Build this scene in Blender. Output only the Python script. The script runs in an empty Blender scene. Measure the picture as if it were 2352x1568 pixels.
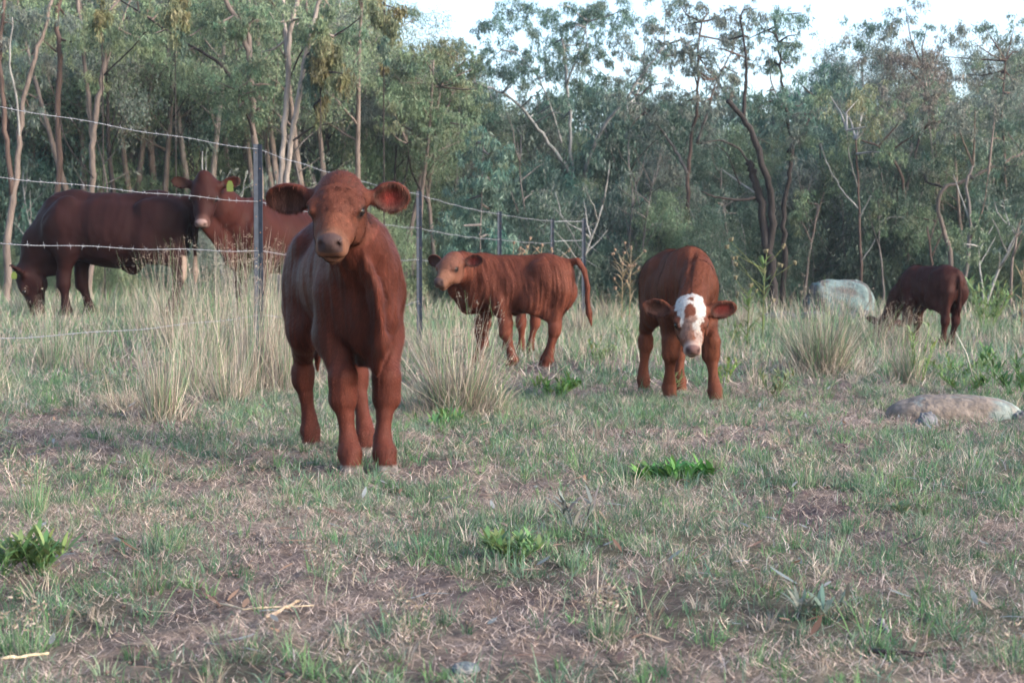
import bpy, math
import numpy as np
from mathutils import Vector, Matrix
R = math.radians
C = bpy.context.scene.collection
PI = math.pi

# ------------------------------------------------------------------ camera, world, sun, exposure
F_PX, CXP, CYP, HOR = 3267.0, 1176.0, 784.0, 632.0      # focal length in the units my measurements were taken in
CAM_H = 0.65
PITCH = math.atan((CYP - HOR) / F_PX)
cam_d = bpy.data.cameras.new("camera"); cam = bpy.data.objects.new("camera", cam_d); C.objects.link(cam)
cam.location = (0, 0, CAM_H); cam.rotation_euler = (PI/2 - PITCH, 0, 0)
cam_d.sensor_width = 36; cam_d.lens = 50; cam_d.clip_start = 0.1; cam_d.clip_end = 2000
cam_d.dof.use_dof = True; cam_d.dof.focus_distance = 4.6; cam_d.dof.aperture_fstop = 8.5
bpy.context.scene.camera = cam

SUN_EL, SUN_AZ = 24.0, 118.0      # azimuth clockwise from +Y: sun at the right, a little behind the camera
w = bpy.data.worlds.new("World"); bpy.context.scene.world = w; w.use_nodes = True
nt = w.node_tree; bg = nt.nodes["Background"]
sky = nt.nodes.new("ShaderNodeTexSky"); sky.sky_type = 'NISHITA'; sky.sun_disc = False
sky.sun_elevation = R(SUN_EL); sky.sun_rotation = R(SUN_AZ)
sky.altitude = 300; sky.air_density = 1.0; sky.dust_density = 3.2; sky.ozone_density = 1.0
nt.links.new(sky.outputs[0], bg.inputs[0]); bg.inputs[1].default_value = 0.15
sd = bpy.data.lights.new("sun", 'SUN'); so = bpy.data.objects.new("sun", sd); C.objects.link(so)
sd.energy = 1.15; sd.angle = R(10); sd.color = (1.0, 0.93, 0.88)
_d = Vector((math.sin(R(SUN_AZ))*math.cos(R(SUN_EL)), math.cos(R(SUN_AZ))*math.cos(R(SUN_EL)), math.sin(R(SUN_EL))))
so.rotation_euler = _d.to_track_quat('Z', 'Y').to_euler()
vs = bpy.context.scene.view_settings
vs.view_transform = 'Standard'; vs.look = 'None'; vs.gamma = 1; vs.use_curve_mapping = False
vs.exposure = 1.8
sc = bpy.context.scene
sc.cycles.use_denoising = True; sc.cycles.use_adaptive_sampling = False
sc.cycles.max_bounces = 6; sc.cycles.diffuse_bounces = 3; sc.cycles.glossy_bounces = 2
sc.cycles.transmission_bounces = 3; sc.cycles.transparent_max_bounces = 6
DEV = ""

# ------------------------------------------------------------------ helpers
def nrmz(v): v = np.asarray(v, float); return v/np.linalg.norm(v)
def ray(px, py, d):
    u = (px - CXP)/F_PX; v = (CYP - py)/F_PX
    c, s = math.cos(PITCH), math.sin(PITCH)
    y = c + s*v; z = -s + c*v
    return np.array([u*d/y, d, CAM_H + z*d/y])

def hash2(ix, iy, seed):
    h = (ix.astype(np.int64)*374761393 + iy.astype(np.int64)*668265263 + seed*1442695041) & 0x7fffffff
    h = ((h ^ (h >> 13))*1274126177) & 0x7fffffff
    h = h ^ (h >> 16)
    return (h & 0xffff)/65535.0
def vnoise(x, y, seed=0):
    x = np.asarray(x, float); y = np.asarray(y, float)
    ix = np.floor(x); iy = np.floor(y); fx = x-ix; fy = y-iy
    fx = fx*fx*(3-2*fx); fy = fy*fy*(3-2*fy)
    a = hash2(ix, iy, seed); b = hash2(ix+1, iy, seed); c = hash2(ix, iy+1, seed); d = hash2(ix+1, iy+1, seed)
    return (a*(1-fx)+b*fx)*(1-fy) + (c*(1-fx)+d*fx)*fy
def fbm(x, y, seed=0, octv=4):
    s = 0; a = 0.5; t = 0
    for o in range(octv):
        s = s + a*vnoise(np.asarray(x)*2**o, np.asarray(y)*2**o, seed+o*17); t += a; a *= 0.5
    return s/t
def sst(x, a, b):
    t = np.clip((x-a)/(b-a), 0, 1); return t*t*(3-2*t)

def gz(x, y):
    x = np.asarray(x, float); y = np.asarray(y, float)
    z = 0.2*sst(y, 9, 14)*sst(-x, 0.8, 3.5)
    z = z + 0.55*sst(y, 22, 60) + 0.035*(fbm(x*0.5+7, y*0.5, 3, 3)-0.5)
    return z
def greenf(x, y):   # 0 bare/dry ... 1 green
    n = 0.55*fbm(x*1.1+3, y*1.1+9, 11, 4) + 0.45*fbm(x*3.7, y*3.7, 21, 3)
    near = 0.05*sst(y, 4.2, 2.0)
    strip = 0.10*np.exp(-((y-4.75)/0.7)**2)*sst(x, -1.0, 0.0)
    return np.clip((n + strip - near - 0.392)*5.0, 0, 1)
def gpt(px, py):    # pixel -> point on the ground
    d = 5.0
    for _ in range(60):
        p = ray(px, py, d); g = float(gz(p[0], p[1]))
        e = p[2] - g
        slope = (ray(px, py, d+0.01)[2] - p[2])/0.01
        if slope > -1e-5: slope = -1e-5
        d = min(max(d - 0.7*e/slope, 1.5), 60)
    p = ray(px, py, d); return np.array([p[0], p[1], float(gz(p[0], p[1]))])

def mk(name, V, Fs, mat=None, parent=None, col=None, smooth=True, nrm=None):
    """V (n,3); Fs: array of faces (m,3)/(m,4) or a list of such arrays"""
    V = np.asarray(V, np.float32)
    if not isinstance(Fs, list): Fs = [Fs]
    Fs = [np.asarray(f, np.int32) for f in Fs if len(f)]
    me = bpy.data.meshes.new(name)
    me.vertices.add(len(V)); me.vertices.foreach_set("co", V.ravel())
    nl = sum(f.size for f in Fs); npoly = sum(len(f) for f in Fs)
    me.loops.add(nl); me.loops.foreach_set("vertex_index", np.concatenate([f.ravel() for f in Fs]))
    tot = np.concatenate([np.full(len(f), f.shape[1], np.int32) for f in Fs])
    st = np.concatenate([[0], np.cumsum(tot)[:-1]]).astype(np.int32)
    me.polygons.add(npoly); me.polygons.foreach_set("loop_start", st); me.polygons.foreach_set("loop_total", tot)
    me.polygons.foreach_set("use_smooth", np.full(npoly, smooth))
    me.update(calc_edges=True)
    if col is not None:
        a = me.color_attributes.new("Col", 'FLOAT_COLOR', 'POINT')
        c4 = np.ones((len(V), 4), np.float32); c4[:, :3] = np.clip(col, 0, 1)
        a.data.foreach_set("color", c4.ravel())
    if nrm is not None:
        me.normals_split_custom_set_from_vertices([tuple(n) for n in nrm.tolist()])
    if mat: me.materials.append(mat)
    o = bpy.data.objects.new(name, me); C.objects.link(o)
    if parent: o.parent = parent
    return o
def tag(o, label=None, cat=None, group=None, kind=None):
    if label: o["label"] = label
    if cat: o["category"] = cat
    if group: o["group"] = group
    if kind: o["kind"] = kind
    return o
def empty(name, loc, rz=0):
    o = bpy.data.objects.new(name, None); C.objects.link(o); o.location = loc; o.rotation_euler = (0, 0, rz)
    o.empty_display_size = 0.2
    return o
def copy_tree(o, parent=None):
    c = o.copy(); C.objects.link(c); c.parent = parent
    for ch in list(o.children): copy_tree(ch, c)
    return c
class Geo:
    def __init__(s): s.V = []; s.Q = []; s.T = []; s.Cc = []; s.n = 0
    def add(s, V, Q=None, T=None, col=None):
        V = np.asarray(V, float)
        s.V.append(V)
        if Q is not None and len(Q): s.Q.append(np.asarray(Q)+s.n)
        if T is not None and len(T): s.T.append(np.asarray(T)+s.n)
        if col is None: col = (0.5, 0.5, 0.5)
        c = np.asarray(col, float)
        if c.ndim == 1: c = np.tile(c, (len(V), 1))
        s.Cc.append(c); s.n += len(V)
    def tube(s, P, rad, sides=7, col=None, cap=True):
        P = np.asarray(P, float); n = len(P)
        rad = np.full(n, rad) if np.isscalar(rad) else np.asarray(rad, float)
        t = np.gradient(P, axis=0); t /= np.linalg.norm(t, axis=1)[:, None]+1e-9
        up = np.array([0.31, 0.12, 0.94]) if abs(t[0, 2]) < 0.8 else np.array([0.95, 0.3, 0.1])
        a = np.cross(t, up); a /= np.linalg.norm(a, axis=1)[:, None]+1e-9; b = np.cross(t, a)
        th = np.linspace(0, 2*PI, sides, endpoint=False)
        V = P[:, None, :] + rad[:, None, None]*(np.cos(th)[None, :, None]*a[:, None, :] + np.sin(th)[None, :, None]*b[:, None, :])
        V = V.reshape(-1, 3); i = np.arange(n-1)[:, None]*sides; j = np.arange(sides)[None, :]; j2 = (j+1) % sides
        Q = np.stack([i+j, i+j2, i+sides+j2, i+sides+j], -1).reshape(-1, 4)
        T = []
        if cap:
            V = np.vstack([V, P[:1], P[-1:]]); c0 = n*sides
            T = [[c0, (k+1) % sides, k] for k in range(sides)] + [[c0+1, (n-1)*sides+k, (n-1)*sides+(k+1) % sides] for k in range(sides)]
        s.add(V, Q, T, col)
    def build(s, name, mat, parent=None, smooth=True):
        Fs = []
        if s.Q: Fs.append(np.concatenate(s.Q))
        if s.T: Fs.append(np.concatenate(s.T))
        return mk(name, np.concatenate(s.V), Fs, mat, parent, np.concatenate(s.Cc), smooth)

# ------------------------------------------------------------------ materials
def newmat(name):
    m = bpy.data.materials.new(name); m.use_nodes = True
    nt = m.node_tree; return m, nt, nt.nodes["Principled BSDF"]
def N(nt, t, **kw):
    n = nt.nodes.new(t)
    for k, v in kw.items(): setattr(n, k, v)
    return n
def attr_mat(name, rough=0.6, spec=0.3, nscale=40, namt=0.35, bump=0.0, bscale=80, bdist=0.01, transl=0.0, sheen=0.0, stretch=None):
    m, nt, b = newmat(name)
    at = N(nt, "ShaderNodeAttribute", attribute_name="Col")
    tc = N(nt, "ShaderNodeTexCoord"); src = tc.outputs["Object"]
    if stretch:
        mp = N(nt, "ShaderNodeMapping"); mp.inputs["Scale"].default_value = stretch
        nt.links.new(src, mp.inputs[0]); src = mp.outputs[0]
    nz = N(nt, "ShaderNodeTexNoise"); nz.inputs["Scale"].default_value = nscale; nz.inputs["Detail"].default_value = 4
    nt.links.new(src, nz.inputs["Vector"])
    mr = N(nt, "ShaderNodeMapRange"); mr.inputs[1].default_value = 0.25; mr.inputs[2].default_value = 0.75
    mr.inputs[3].default_value = 1-namt; mr.inputs[4].default_value = 1+namt
    nt.links.new(nz.outputs[0], mr.inputs[0])
    mx = N(nt, "ShaderNodeVectorMath", operation='SCALE')
    nt.links.new(at.outputs["Color"], mx.inputs[0]); nt.links.new(mr.outputs[0], mx.inputs["Scale"])
    nt.links.new(mx.outputs[0], b.inputs["Base Color"])
    b.inputs["Roughness"].default_value = rough; b.inputs["Specular IOR Level"].default_value = spec
    if sheen:
        b.inputs["Sheen Weight"].default_value = sheen; b.inputs["Sheen Roughness"].default_value = 0.5
    if bump:
        n2 = N(nt, "ShaderNodeTexNoise"); n2.inputs["Scale"].default_value = bscale; n2.inputs["Detail"].default_value = 5
        nt.links.new(src, n2.inputs["Vector"])
        bp = N(nt, "ShaderNodeBump"); bp.inputs["Strength"].default_value = bump; bp.inputs["Distance"].default_value = bdist
        nt.links.new(n2.outputs[0], bp.inputs["Height"]); nt.links.new(bp.outputs[0], b.inputs["Normal"])
    if transl:
        tr = N(nt, "ShaderNodeBsdfTranslucent"); nt.links.new(mx.outputs[0], tr.inputs[0])
        ms = N(nt, "ShaderNodeMixShader"); ms.inputs[0].default_value = transl
        out = nt.nodes["Material Output"]
        nt.links.new(b.outputs[0], ms.inputs[1]); nt.links.new(tr.outputs[0], ms.inputs[2]); nt.links.new(ms.outputs[0], out.inputs[0])
    return m
M_leaf = attr_mat("gum_leaves", rough=0.45, spec=0.4, nscale=0.9, namt=0.30, transl=0.35)
M_grass = attr_mat("grass_blades", rough=0.55, spec=0.3, nscale=3, namt=0.15, transl=0.3)
M_straw = attr_mat("dry_straw", rough=0.6, spec=0.25, nscale=5, namt=0.15, transl=0.15)
M_bark = attr_mat("bark", rough=0.85, spec=0.15, nscale=3.0, namt=0.45, bump=0.6, bscale=9, bdist=0.03, stretch=(4, 4, 0.7))
M_hide = attr_mat("short_hair_hide", rough=0.6, spec=0.07, nscale=9, namt=0.2, bump=0.35, bscale=170, bdist=0.004, sheen=0.0, stretch=(0.5, 1, 0.35))
M_fur = attr_mat("hair", rough=0.5, spec=0.12, nscale=22, namt=0.10, stretch=(0.5, 1, 0.4))
M_rock = attr_mat("lichen_rock", rough=0.9, spec=0.2, nscale=24, namt=0.3, bump=0.8, bscale=30, bdist=0.02)
M_steel = attr_mat("painted_steel", rough=0.75, spec=0.2, nscale=30, namt=0.25, bump=0.15, bscale=60, bdist=0.002)
M_wire = attr_mat("galvanised_wire", rough=0.42, spec=0.6, nscale=60, namt=0.25)
M_wire.node_tree.nodes["Principled BSDF"].inputs["Metallic"].default_value = 0.35
M_tag = attr_mat("plastic_tag", rough=0.4, spec=0.5, nscale=30, namt=0.08)
m, nt_, b_ = newmat("wet_eye"); b_.inputs["Base Color"].default_value = (0.008, 0.006, 0.006, 1); b_.inputs["Roughness"].default_value = 0.09
b_.inputs["Specular IOR Level"].default_value = 0.35; M_eye = m

# ground material
def ground_mat():
    m, nt, b = newmat("paddock_soil")
    at = N(nt, "ShaderNodeAttribute", attribute_name="Col")
    tc = N(nt, "ShaderNodeTexCoord")
    def noise(s, det=5, ro=0.6):
        n = N(nt, "ShaderNodeTexNoise"); n.inputs["Scale"].default_value = s; n.inputs["Detail"].default_value = det
        n.inputs["Roughness"].default_value = ro; nt.links.new(tc.outputs["Object"], n.inputs["Vector"]); return n
    n1 = noise(45, 8, 0.75); n2 = noise(9, 5)
    cr = N(nt, "ShaderNodeValToRGB"); e = cr.color_ramp.elements
    e[0].position = 0.30; e[0].color = (0.35, 0.33, 0.34, 1); e[1].position = 0.72; e[1].color = (1.9, 1.8, 1.7, 1)
    x = e.new(0.5); x.color = (0.95, 0.93, 0.92, 1)
    nt.links.new(n1.outputs[0], cr.inputs[0])
    mx = N(nt, "ShaderNodeMix", data_type='RGBA', blend_type='MULTIPLY'); mx.inputs[0].default_value = 1.0
    nt.links.new(at.outputs["Color"], mx.inputs[6]); nt.links.new(cr.outputs[0], mx.inputs[7])
    mr = N(nt, "ShaderNodeMapRange"); mr.inputs[1].default_value = .3; mr.inputs[2].default_value = .7; mr.inputs[3].default_value = .75; mr.inputs[4].default_value = 1.25
    nt.links.new(n2.outputs[0], mr.inputs[0])
    sc_ = N(nt, "ShaderNodeVectorMath", operation='SCALE'); nt.links.new(mx.outputs[2], sc_.inputs[0]); nt.links.new(mr.outputs[0], sc_.inputs["Scale"])
    nt.links.new(sc_.outputs[0], b.inputs["Base Color"]); b.inputs["Roughness"].default_value = 0.95; b.inputs["Specular IOR Level"].default_value = 0.15
    bp = N(nt, "ShaderNodeBump"); bp.inputs["Strength"].default_value = 0.9; bp.inputs["Distance"].default_value = 0.015
    nt.links.new(n1.outputs[0], bp.inputs["Height"]); nt.links.new(bp.outputs[0], b.inputs["Normal"])
    return m
M_ground = ground_mat()

rng = np.random.default_rng(7)

# ------------------------------------------------------------------ ground sheet
def axis_levels(lo, hi, fine_lo, fine_hi, step, grow=1.12):
    a = list(np.arange(fine_lo, fine_hi, step)); s = step; v = a[-1]
    while v < hi: s *= grow; v += s; a.append(min(v, hi))
    s = step; v = a[0]; pre = []
    while v > lo: s *= grow; v -= s; pre.append(max(v, lo))
    return np.array(pre[::-1]+a)
xs = axis_levels(-300, 300, -2.6, 2.6, 0.018, 1.07)
ys = axis_levels(-20, 600, 1.8, 7.0, 0.02, 1.03)
X, Y = np.meshgrid(xs, ys)
dd = np.hypot(X, Y)
gf = greenf(X, Y)
mic = (fbm(X*9, Y*9, 31, 4)-0.5)*0.045 + (fbm(X*26, Y*26, 41, 3)-0.5)*0.028
bare = np.clip(0.6-gf, 0, 1)
Z = gz(X, Y) + mic*(0.5+0.8*bare)*np.clip(1.2-dd/25, 0.0, 1)
soil = np.array([0.080, 0.060, 0.062]); litter = np.array([0.21, 0.17, 0.145]); under = np.array([0.075, 0.09, 0.045])
lit = np.clip(fbm(X*2.3+40, Y*2.3, 51, 4)*2.2-0.55, 0, 1)[..., None]
col = soil*(1-lit)+litter*lit
g3 = (gf*0.55)[..., None]; col = col*(1-g3)+under*g3
far = sst(Y, 9, 20)[..., None]; col = col*(1-far) + np.array([0.15, 0.14, 0.09])*far
ny_, nx_ = X.shape
idx = np.arange(nx_*ny_).reshape(ny_, nx_)
Q = np.stack([idx[:-1, :-1], idx[:-1, 1:], idx[1:, 1:], idx[1:, :-1]], -1).reshape(-1, 4)
g = mk("ground", np.stack([X, Y, Z], -1).reshape(-1, 3), Q, M_ground, None, col.reshape(-1, 3))
tag(g, "dry paddock soil with litter and worn bare patches", "ground", kind="structure")

# ------------------------------------------------------------------ blades
def blades(base, h, wd, az, lean, bend, col, twist=None):
    """base (n,3); 5-vertex blades: quad + tip triangle"""
    n = len(base)
    dirh = np.stack([np.cos(az), np.sin(az), np.zeros(n)], 1)
    if twist is None: twist = rng.uniform(0, PI, n)
    side = np.stack([np.cos(az+twist+PI/2), np.sin(az+twist+PI/2), np.zeros(n)], 1)*wd[:, None]*0.5
    up = np.array([0, 0, 1.0])
    a1 = lean; a2 = lean+bend
    mid = base + (h*0.5)[:, None]*(np.sin(a1)[:, None]*dirh + np.cos(a1)[:, None]*up)
    tip = mid + (h*0.5)[:, None]*(np.sin(a2)[:, None]*dirh + np.cos(a2)[:, None]*up)
    V = np.stack([base-side*0.8, base+side*0.8, mid+side*0.75, mid-side*0.75, tip], 1).reshape(-1, 3)
    i = np.arange(n)*5
    Qd = np.stack([i, i+1, i+2, i+3], 1); T = np.stack([i+3, i+2, i+4], 1)
    cc = np.repeat(col, 5, axis=0)
    return V, Qd, T, cc
def strips(base, h, wd, az, lean, bend, col, seg=5, flatside=False):
    """longer curved blades with several segments, tapering"""
    n = len(base); dirh = np.stack([np.cos(az), np.sin(az), np.zeros(n)], 1); up = np.array([0, 0, 1.0])
    tw = np.zeros(n) if flatside else rng.uniform(0, PI, n)
    side = np.stack([np.cos(az+tw+PI/2), np.sin(az+tw+PI/2), np.zeros(n)], 1)
    P = base.copy(); rows = []
    for k in range(seg+1):
        t = k/seg
        wk = wd*(1-t**1.6)*0.5 + 0.0002 if not flatside else wd*0.5*(np.sin(PI*min(t*0.92+0.06, 1))**0.8)
        rows.append(P - side*wk[:, None]); rows.append(P + side*wk[:, None])
        a = lean + bend*t
        P = P + (h/seg)[:, None]*(np.sin(a)[:, None]*dirh+np.cos(a)[:, None]*up)
    V = np.stack(rows, 1).reshape(-1, 3); m = 2*(seg+1); i = (np.arange(n)*m)[:, None]; k = (np.arange(seg)*2)[None, :]
    Qd = np.stack([i+k, i+k+1, i+k+3, i+k+2], -1).reshape(-1, 4)
    return V, Qd, np.repeat(col, m, axis=0)

GREENS = np.array([[0.095, 0.190, 0.085], [0.12, 0.225, 0.09], [0.115, 0.195, 0.13], [0.165, 0.22, 0.14], [0.07, 0.15, 0.08]])
STRAWS = np.array([[0.40, 0.34, 0.27], [0.52, 0.455, 0.38], [0.31, 0.255, 0.205], [0.46, 0.405, 0.35], [0.26, 0.205, 0.165]])
def pick(pal, n, var=0.18):
    c = pal[rng.integers(0, len(pal), n)]
    return c*(1+rng.normal(0, var, (n, 1))).clip(0.5, 1.6)
def scatter(y0, y1, n):
    y = np.sqrt(rng.uniform(y0**2, y1**2, n)); half = y*0.36*1.22+0.9
    x = rng.uniform(-1, 1, n)*half
    return x, y
GS = 0.35 if 'fast' in DEV else 1.0
def make_grass():
    G = Geo(); D_ = Geo()
    for (y0, y1, n, hs, wd) in ((1.5, 4.2, 170000, 0.031, 0.0019), (4.2, 8, 330000, 0.042, 0.0026), (8, 16, 260000, 0.07, 0.0055), (16, 50, 170000, 0.12, 0.012)):
        n = int(n*GS); x, y = scatter(y0, y1, n)
        gfv = greenf(x, y); clump = fbm(x*14, y*14, 61, 2); fine = fbm(x*38, y*38, 65, 1)
        p = (0.03+0.95*gfv)*np.clip((clump-0.30)*4, 0.06, 1)*np.clip((fine-.2)*2.2, .15, 1)
        keep = rng.uniform(0, 1, n) < p
        x, y, clump = x[keep], y[keep], clump[keep]; n = len(x)
        h = hs*(0.35+1.1*rng.random(n)**1.6)*(0.5+1.2*clump)
        tall = rng.random(n) < 0.02; h[tall] *= 2.0
        c = pick(GREENS, n); mixs = rng.random(n) < 0.15; c[mixs] = pick(STRAWS, mixs.sum())
        hue = fbm(x*1.7, y*1.7, 77, 2)[:, None]; c = c*(0.8+0.5*hue); c[:, 2] *= (1.15)
        b = np.stack([x, y, gz(x, y)-0.003], 1)
        V, Qd, T, cc = blades(b, h, wd*rng.uniform(0.6, 1.4, n), rng.uniform(0, 2*PI, n), rng.uniform(0.05, 1.25, n), rng.uniform(0.1, 1.1, n), c)
        G.add(V, Qd, T, cc)
    # tufts: blades springing from one crown
    for (y0, y1, nt_f, nb, hs, wd) in ((1.5, 4.5, 3600, 22, 0.045, 0.0019), (4.5, 9, 7000, 20, 0.058, 0.0026), (9, 20, 6000, 14, 0.11, 0.006)):
        x, y = scatter(y0, y1, nt_f); p = greenf(x, y)*0.8+0.2; k = rng.random(nt_f) < p; x, y = x[k], y[k]; m = len(x)
        ti = np.repeat(np.arange(m), nb); n = len(ti); sz = rng.uniform(0.5, 1.25, m)*(1+0.8*(rng.random(m) < .12)); cx = pick(GREENS, m, 0.2); dry = rng.random(m) < 0.16; cx[dry] = pick(STRAWS, dry.sum())*.8
        r = 0.018*sz[ti]*np.sqrt(rng.random(n)); a = rng.uniform(0, 2*PI, n)
        b = np.stack([x[ti]+r*np.cos(a), y[ti]+r*np.sin(a), gz(x, y)[ti]], 1)
        V, Qd, cc = strips(b, hs*sz[ti]*rng.uniform(0.45, 1.2, n), wd*rng.uniform(.6, 1.2, n), a+rng.normal(0, .6, n), np.abs(rng.normal(0.2, .55, n)), rng.uniform(0.1, 1.2, n), cx[ti]*(1+rng.normal(0, .15, (n, 1))), seg=3)
        G.add(V, Qd, None, cc)
    o = G.build("grass", M_grass); tag(o, "short patchy green grass growing over the paddock", "grass", kind="stuff")
    # straw litter and dry stubble lying on the soil
    for (y0, y1, n, ln, wd) in ((1.5, 4.2, 340000, 0.022, 0.0012), (4.2, 8, 260000, 0.032, 0.0019), (8, 16, 90000, 0.07, 0.005)):
        n = int(n*GS); x, y = scatter(y0, y1, n)
        p = np.clip(fbm(x*2.3+40, y*2.3, 51, 4)*2.4-0.5, 0.3, 1)*np.clip(fbm(x*17, y*17, 53, 2)*3.2-.9, .1, 1)
        keep = rng.uniform(0, 1, n) < p; x, y = x[keep], y[keep]; n = len(x)
        b = np.stack([x, y, gz(x, y)+rng.uniform(0.0, 0.02, n)], 1)
        V, Qd, T, cc = blades(b, ln*rng.uniform(0.3, 1.8, n), wd*rng.uniform(0.5, 1.5, n), rng.uniform(0, 2*PI, n),
                              rng.uniform(0.9, 1.6, n), rng.uniform(-0.6, 0.6, n), pick(STRAWS, n, 0.42)*np.array([1.0, 0.93, 0.95])*1.02)
        D_.add(V, Qd, T, cc)
    o = D_.build("straw_litter", M_straw); tag(o, "dead straw and chaff scattered on the soil", "litter", kind="stuff")
    # taller dry grass of the field behind
    D_ = Geo()
    for (y0, y1, n, hs, wd) in ((6.5, 11, 26000, 0.16, 0.003), (9, 18, 80000, 0.19, 0.0045), (18, 45, 90000, 0.30, 0.010)):
        n = int(n*GS); x, y = scatter(y0, y1, n)
        den = np.clip((fbm(x*0.9+5, y*0.9, 91, 4)-0.43)*5, 0, 1)
        left = sst(-x, 0.6, 1.4)*sst(y, 6.6, 7.6)
        p = np.clip(den*0.42*sst(y, 8.0, 12)+0.06*(y > 9)+0.3*sst(y, 17, 24) + left*(0.05+0.24*den), 0, 1)
        keep = rng.uniform(0, 1, n) < p; x, y = x[keep], y[keep]; n = len(x)
        h = hs*(0.4+1.0*rng.random(n))*(0.6+0.9*fbm(x*3, y*3, 95, 2))
        c = pick(STRAWS, n); mg = rng.random(n) < 0.52; c[mg] = pick(GREENS, mg.sum())*1.1; c *= 0.9
        b = np.stack([x, y, gz(x, y)-0.01], 1)
        V, Qd, cc = strips(b, h, wd*rng.uniform(0.6, 1.3, n), rng.uniform(0, 2*PI, n), rng.uniform(0.0, 0.45, n), rng.uniform(0.1, 1.2, n), c, seg=3)
        D_.add(V, Qd, None, cc)
    o = D_.build("dry_grass", M_straw); tag(o, "pale dry grass standing across the back of the paddock", "grass", kind="stuff")

# ------------------------------------------------------------------ tussocks and weeds
def tussock(px, py, h, rad, n, label, lean=0.5, green=0.3, wd=0.0032, heads=0.15, tall=0.16, dirb=None, name="grass_tussock", group=None, seg=6):
    c0 = gpt(px, py); G = Geo()
    n = int(n)
    r = rad*0.28*np.sqrt(rng.random(n)); a = rng.uniform(0, 2*PI, n)
    b = np.stack([r*np.cos(a), r*np.sin(a), np.full(n, -0.01)], 1)
    az = a + rng.normal(0, 0.9, n)
    le = np.abs(rng.normal(0, lean*0.42, n)) + 0.4*lean*(r/(rad*.28+1e-6))*rng.random(n)
    if dirb is not None: az = np.where(rng.random(n) < 0.6, dirb+rng.normal(0, 0.5, n), az); 
    hh = h*(0.15+0.55*rng.random(n)**1.3); tl_ = rng.random(n) < tall; hh[tl_] = h*rng.uniform(0.75, 1.15, tl_.sum())
    c = pick(STRAWS, n, 0.25)*0.82; mg = rng.random(n) < green; c[mg] = pick(GREENS, mg.sum())*1.1
    V, Qd, cc = strips(b, hh, wd*0.8*rng.uniform(0.5, 1.3, n), az, le, rng.normal(0.15, 0.45, n)*lean*1.3, c, seg=seg)
    G.add(V, Qd, None, cc)
    # short dense dead base
    m = n//2; r = rad*0.6*np.sqrt(rng.random(m)); a = rng.uniform(0, 2*PI, m)
    b = np.stack([r*np.cos(a), r*np.sin(a), np.full(m, -0.01)], 1)
    V, Qd, cc = strips(b, h*rng.uniform(0.12, 0.4, m), np.full(m, wd*.8), a+rng.normal(0, 1.6, m), rng.uniform(0.1, 1.1, m), rng.uniform(0, 1.3, m), pick(STRAWS, m, .25)*0.85, seg=3)
    G.add(V, Qd, None, cc)
    # seed heads near the tips of the tallest stems
    k = np.where((hh > h*0.75) & (rng.random(n) < heads*3))[0]
    for i in k[:60]:
        az_i, le_i = az[i], le[i]
        p = np.array([r[0]*0, 0, 0]) + np.array([np.cos(a[i % m])*0, 0, 0])
        L = hh[i]*rng.uniform(0.85, 0.98)
        tip = np.array([np.cos(az_i)*math.sin(le_i*1.1)*L, np.sin(az_i)*math.sin(le_i*1.1)*L, math.cos(le_i*1.1)*L])
        q = 7; d = rng.normal(0, 1, (q, 3)); d /= np.linalg.norm(d, axis=1)[:, None]
        bs = tip + rng.normal(0, 0.006, (q, 3))
        V = np.stack([bs, bs+d*0.012, bs+d*0.012+np.array([0, 0, 0.004])], 1).reshape(-1, 3)
        G.add(V, None, np.arange(q*3).reshape(-1, 3), pick(STRAWS[2:], q).repeat(3, 0)*0.7)
    o = G.build(name, M_straw); o.location = c0
    tag(o, label, "grass tussock", group); return o

def leafy(px, py, h, rad, nst, label, leafl=0.05, leafw=0.014, colr=(0.085, 0.175, 0.05), up=0.6, name="weed_plant", per=9, cat="weed", group=None):
    c0 = gpt(px, py); G = Geo(); S = Geo(); leafw *= 0.72; leafl *= 0.85; per = int(per*1.4); colr = np.array(colr)*[1.45, 1.25, 1.7]; h *= 0.88
    for s in range(nst):
        az = rng.uniform(0, 2*PI); ln = h*rng.uniform(0.7, 1.15); le = rng.uniform(0.1, 1.25)*(1-up)+0.05 + (0 if s else -0.05)
        t = np.linspace(0, 1, 6)[:, None]
        P = np.array([rad*0.12*math.cos(az), rad*0.12*math.sin(az), -0.005]) + t*ln*np.array([math.sin(le)*math.cos(az), math.sin(le)*math.sin(az), math.cos(le)]) + t**2*np.array([rad*0.5*math.cos(az), rad*0.5*math.sin(az), 0])*(1-up)
        S.tube(P, np.linspace(0.0022, 0.0012, 6)*max(1, h/0.15)**0.7, 5, col=np.array(colr)*1.2)
        m = per; tt = rng.uniform(0.15, 1.0, m)**0.7
        b = np.stack([np.interp(tt, t[:, 0], P[:, k]) for k in range(3)], 1)
        b[-3:] = P[-1]
        c = np.array(colr)*(1+rng.normal(0, 0.22, (m, 1))); c[:, 0] *= rng.uniform(0.8, 1.5, m)
        V, Qd, cc = strips(b, leafl*rng.uniform(0.6, 1.3, m), leafw*rng.uniform(0.7, 1.3, m), rng.uniform(0, 2*PI, m), rng.uniform(0.2, 1.1, m), rng.uniform(0.2, 1.0, m), c, seg=5, flatside=True)
        G.add(V, Qd, None, cc)
    t_ = empty(name, c0); G.build("leaves", M_grass, t_); S.build("stem", M_grass, t_)
    tag(t_, label, cat, group); return t_

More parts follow.
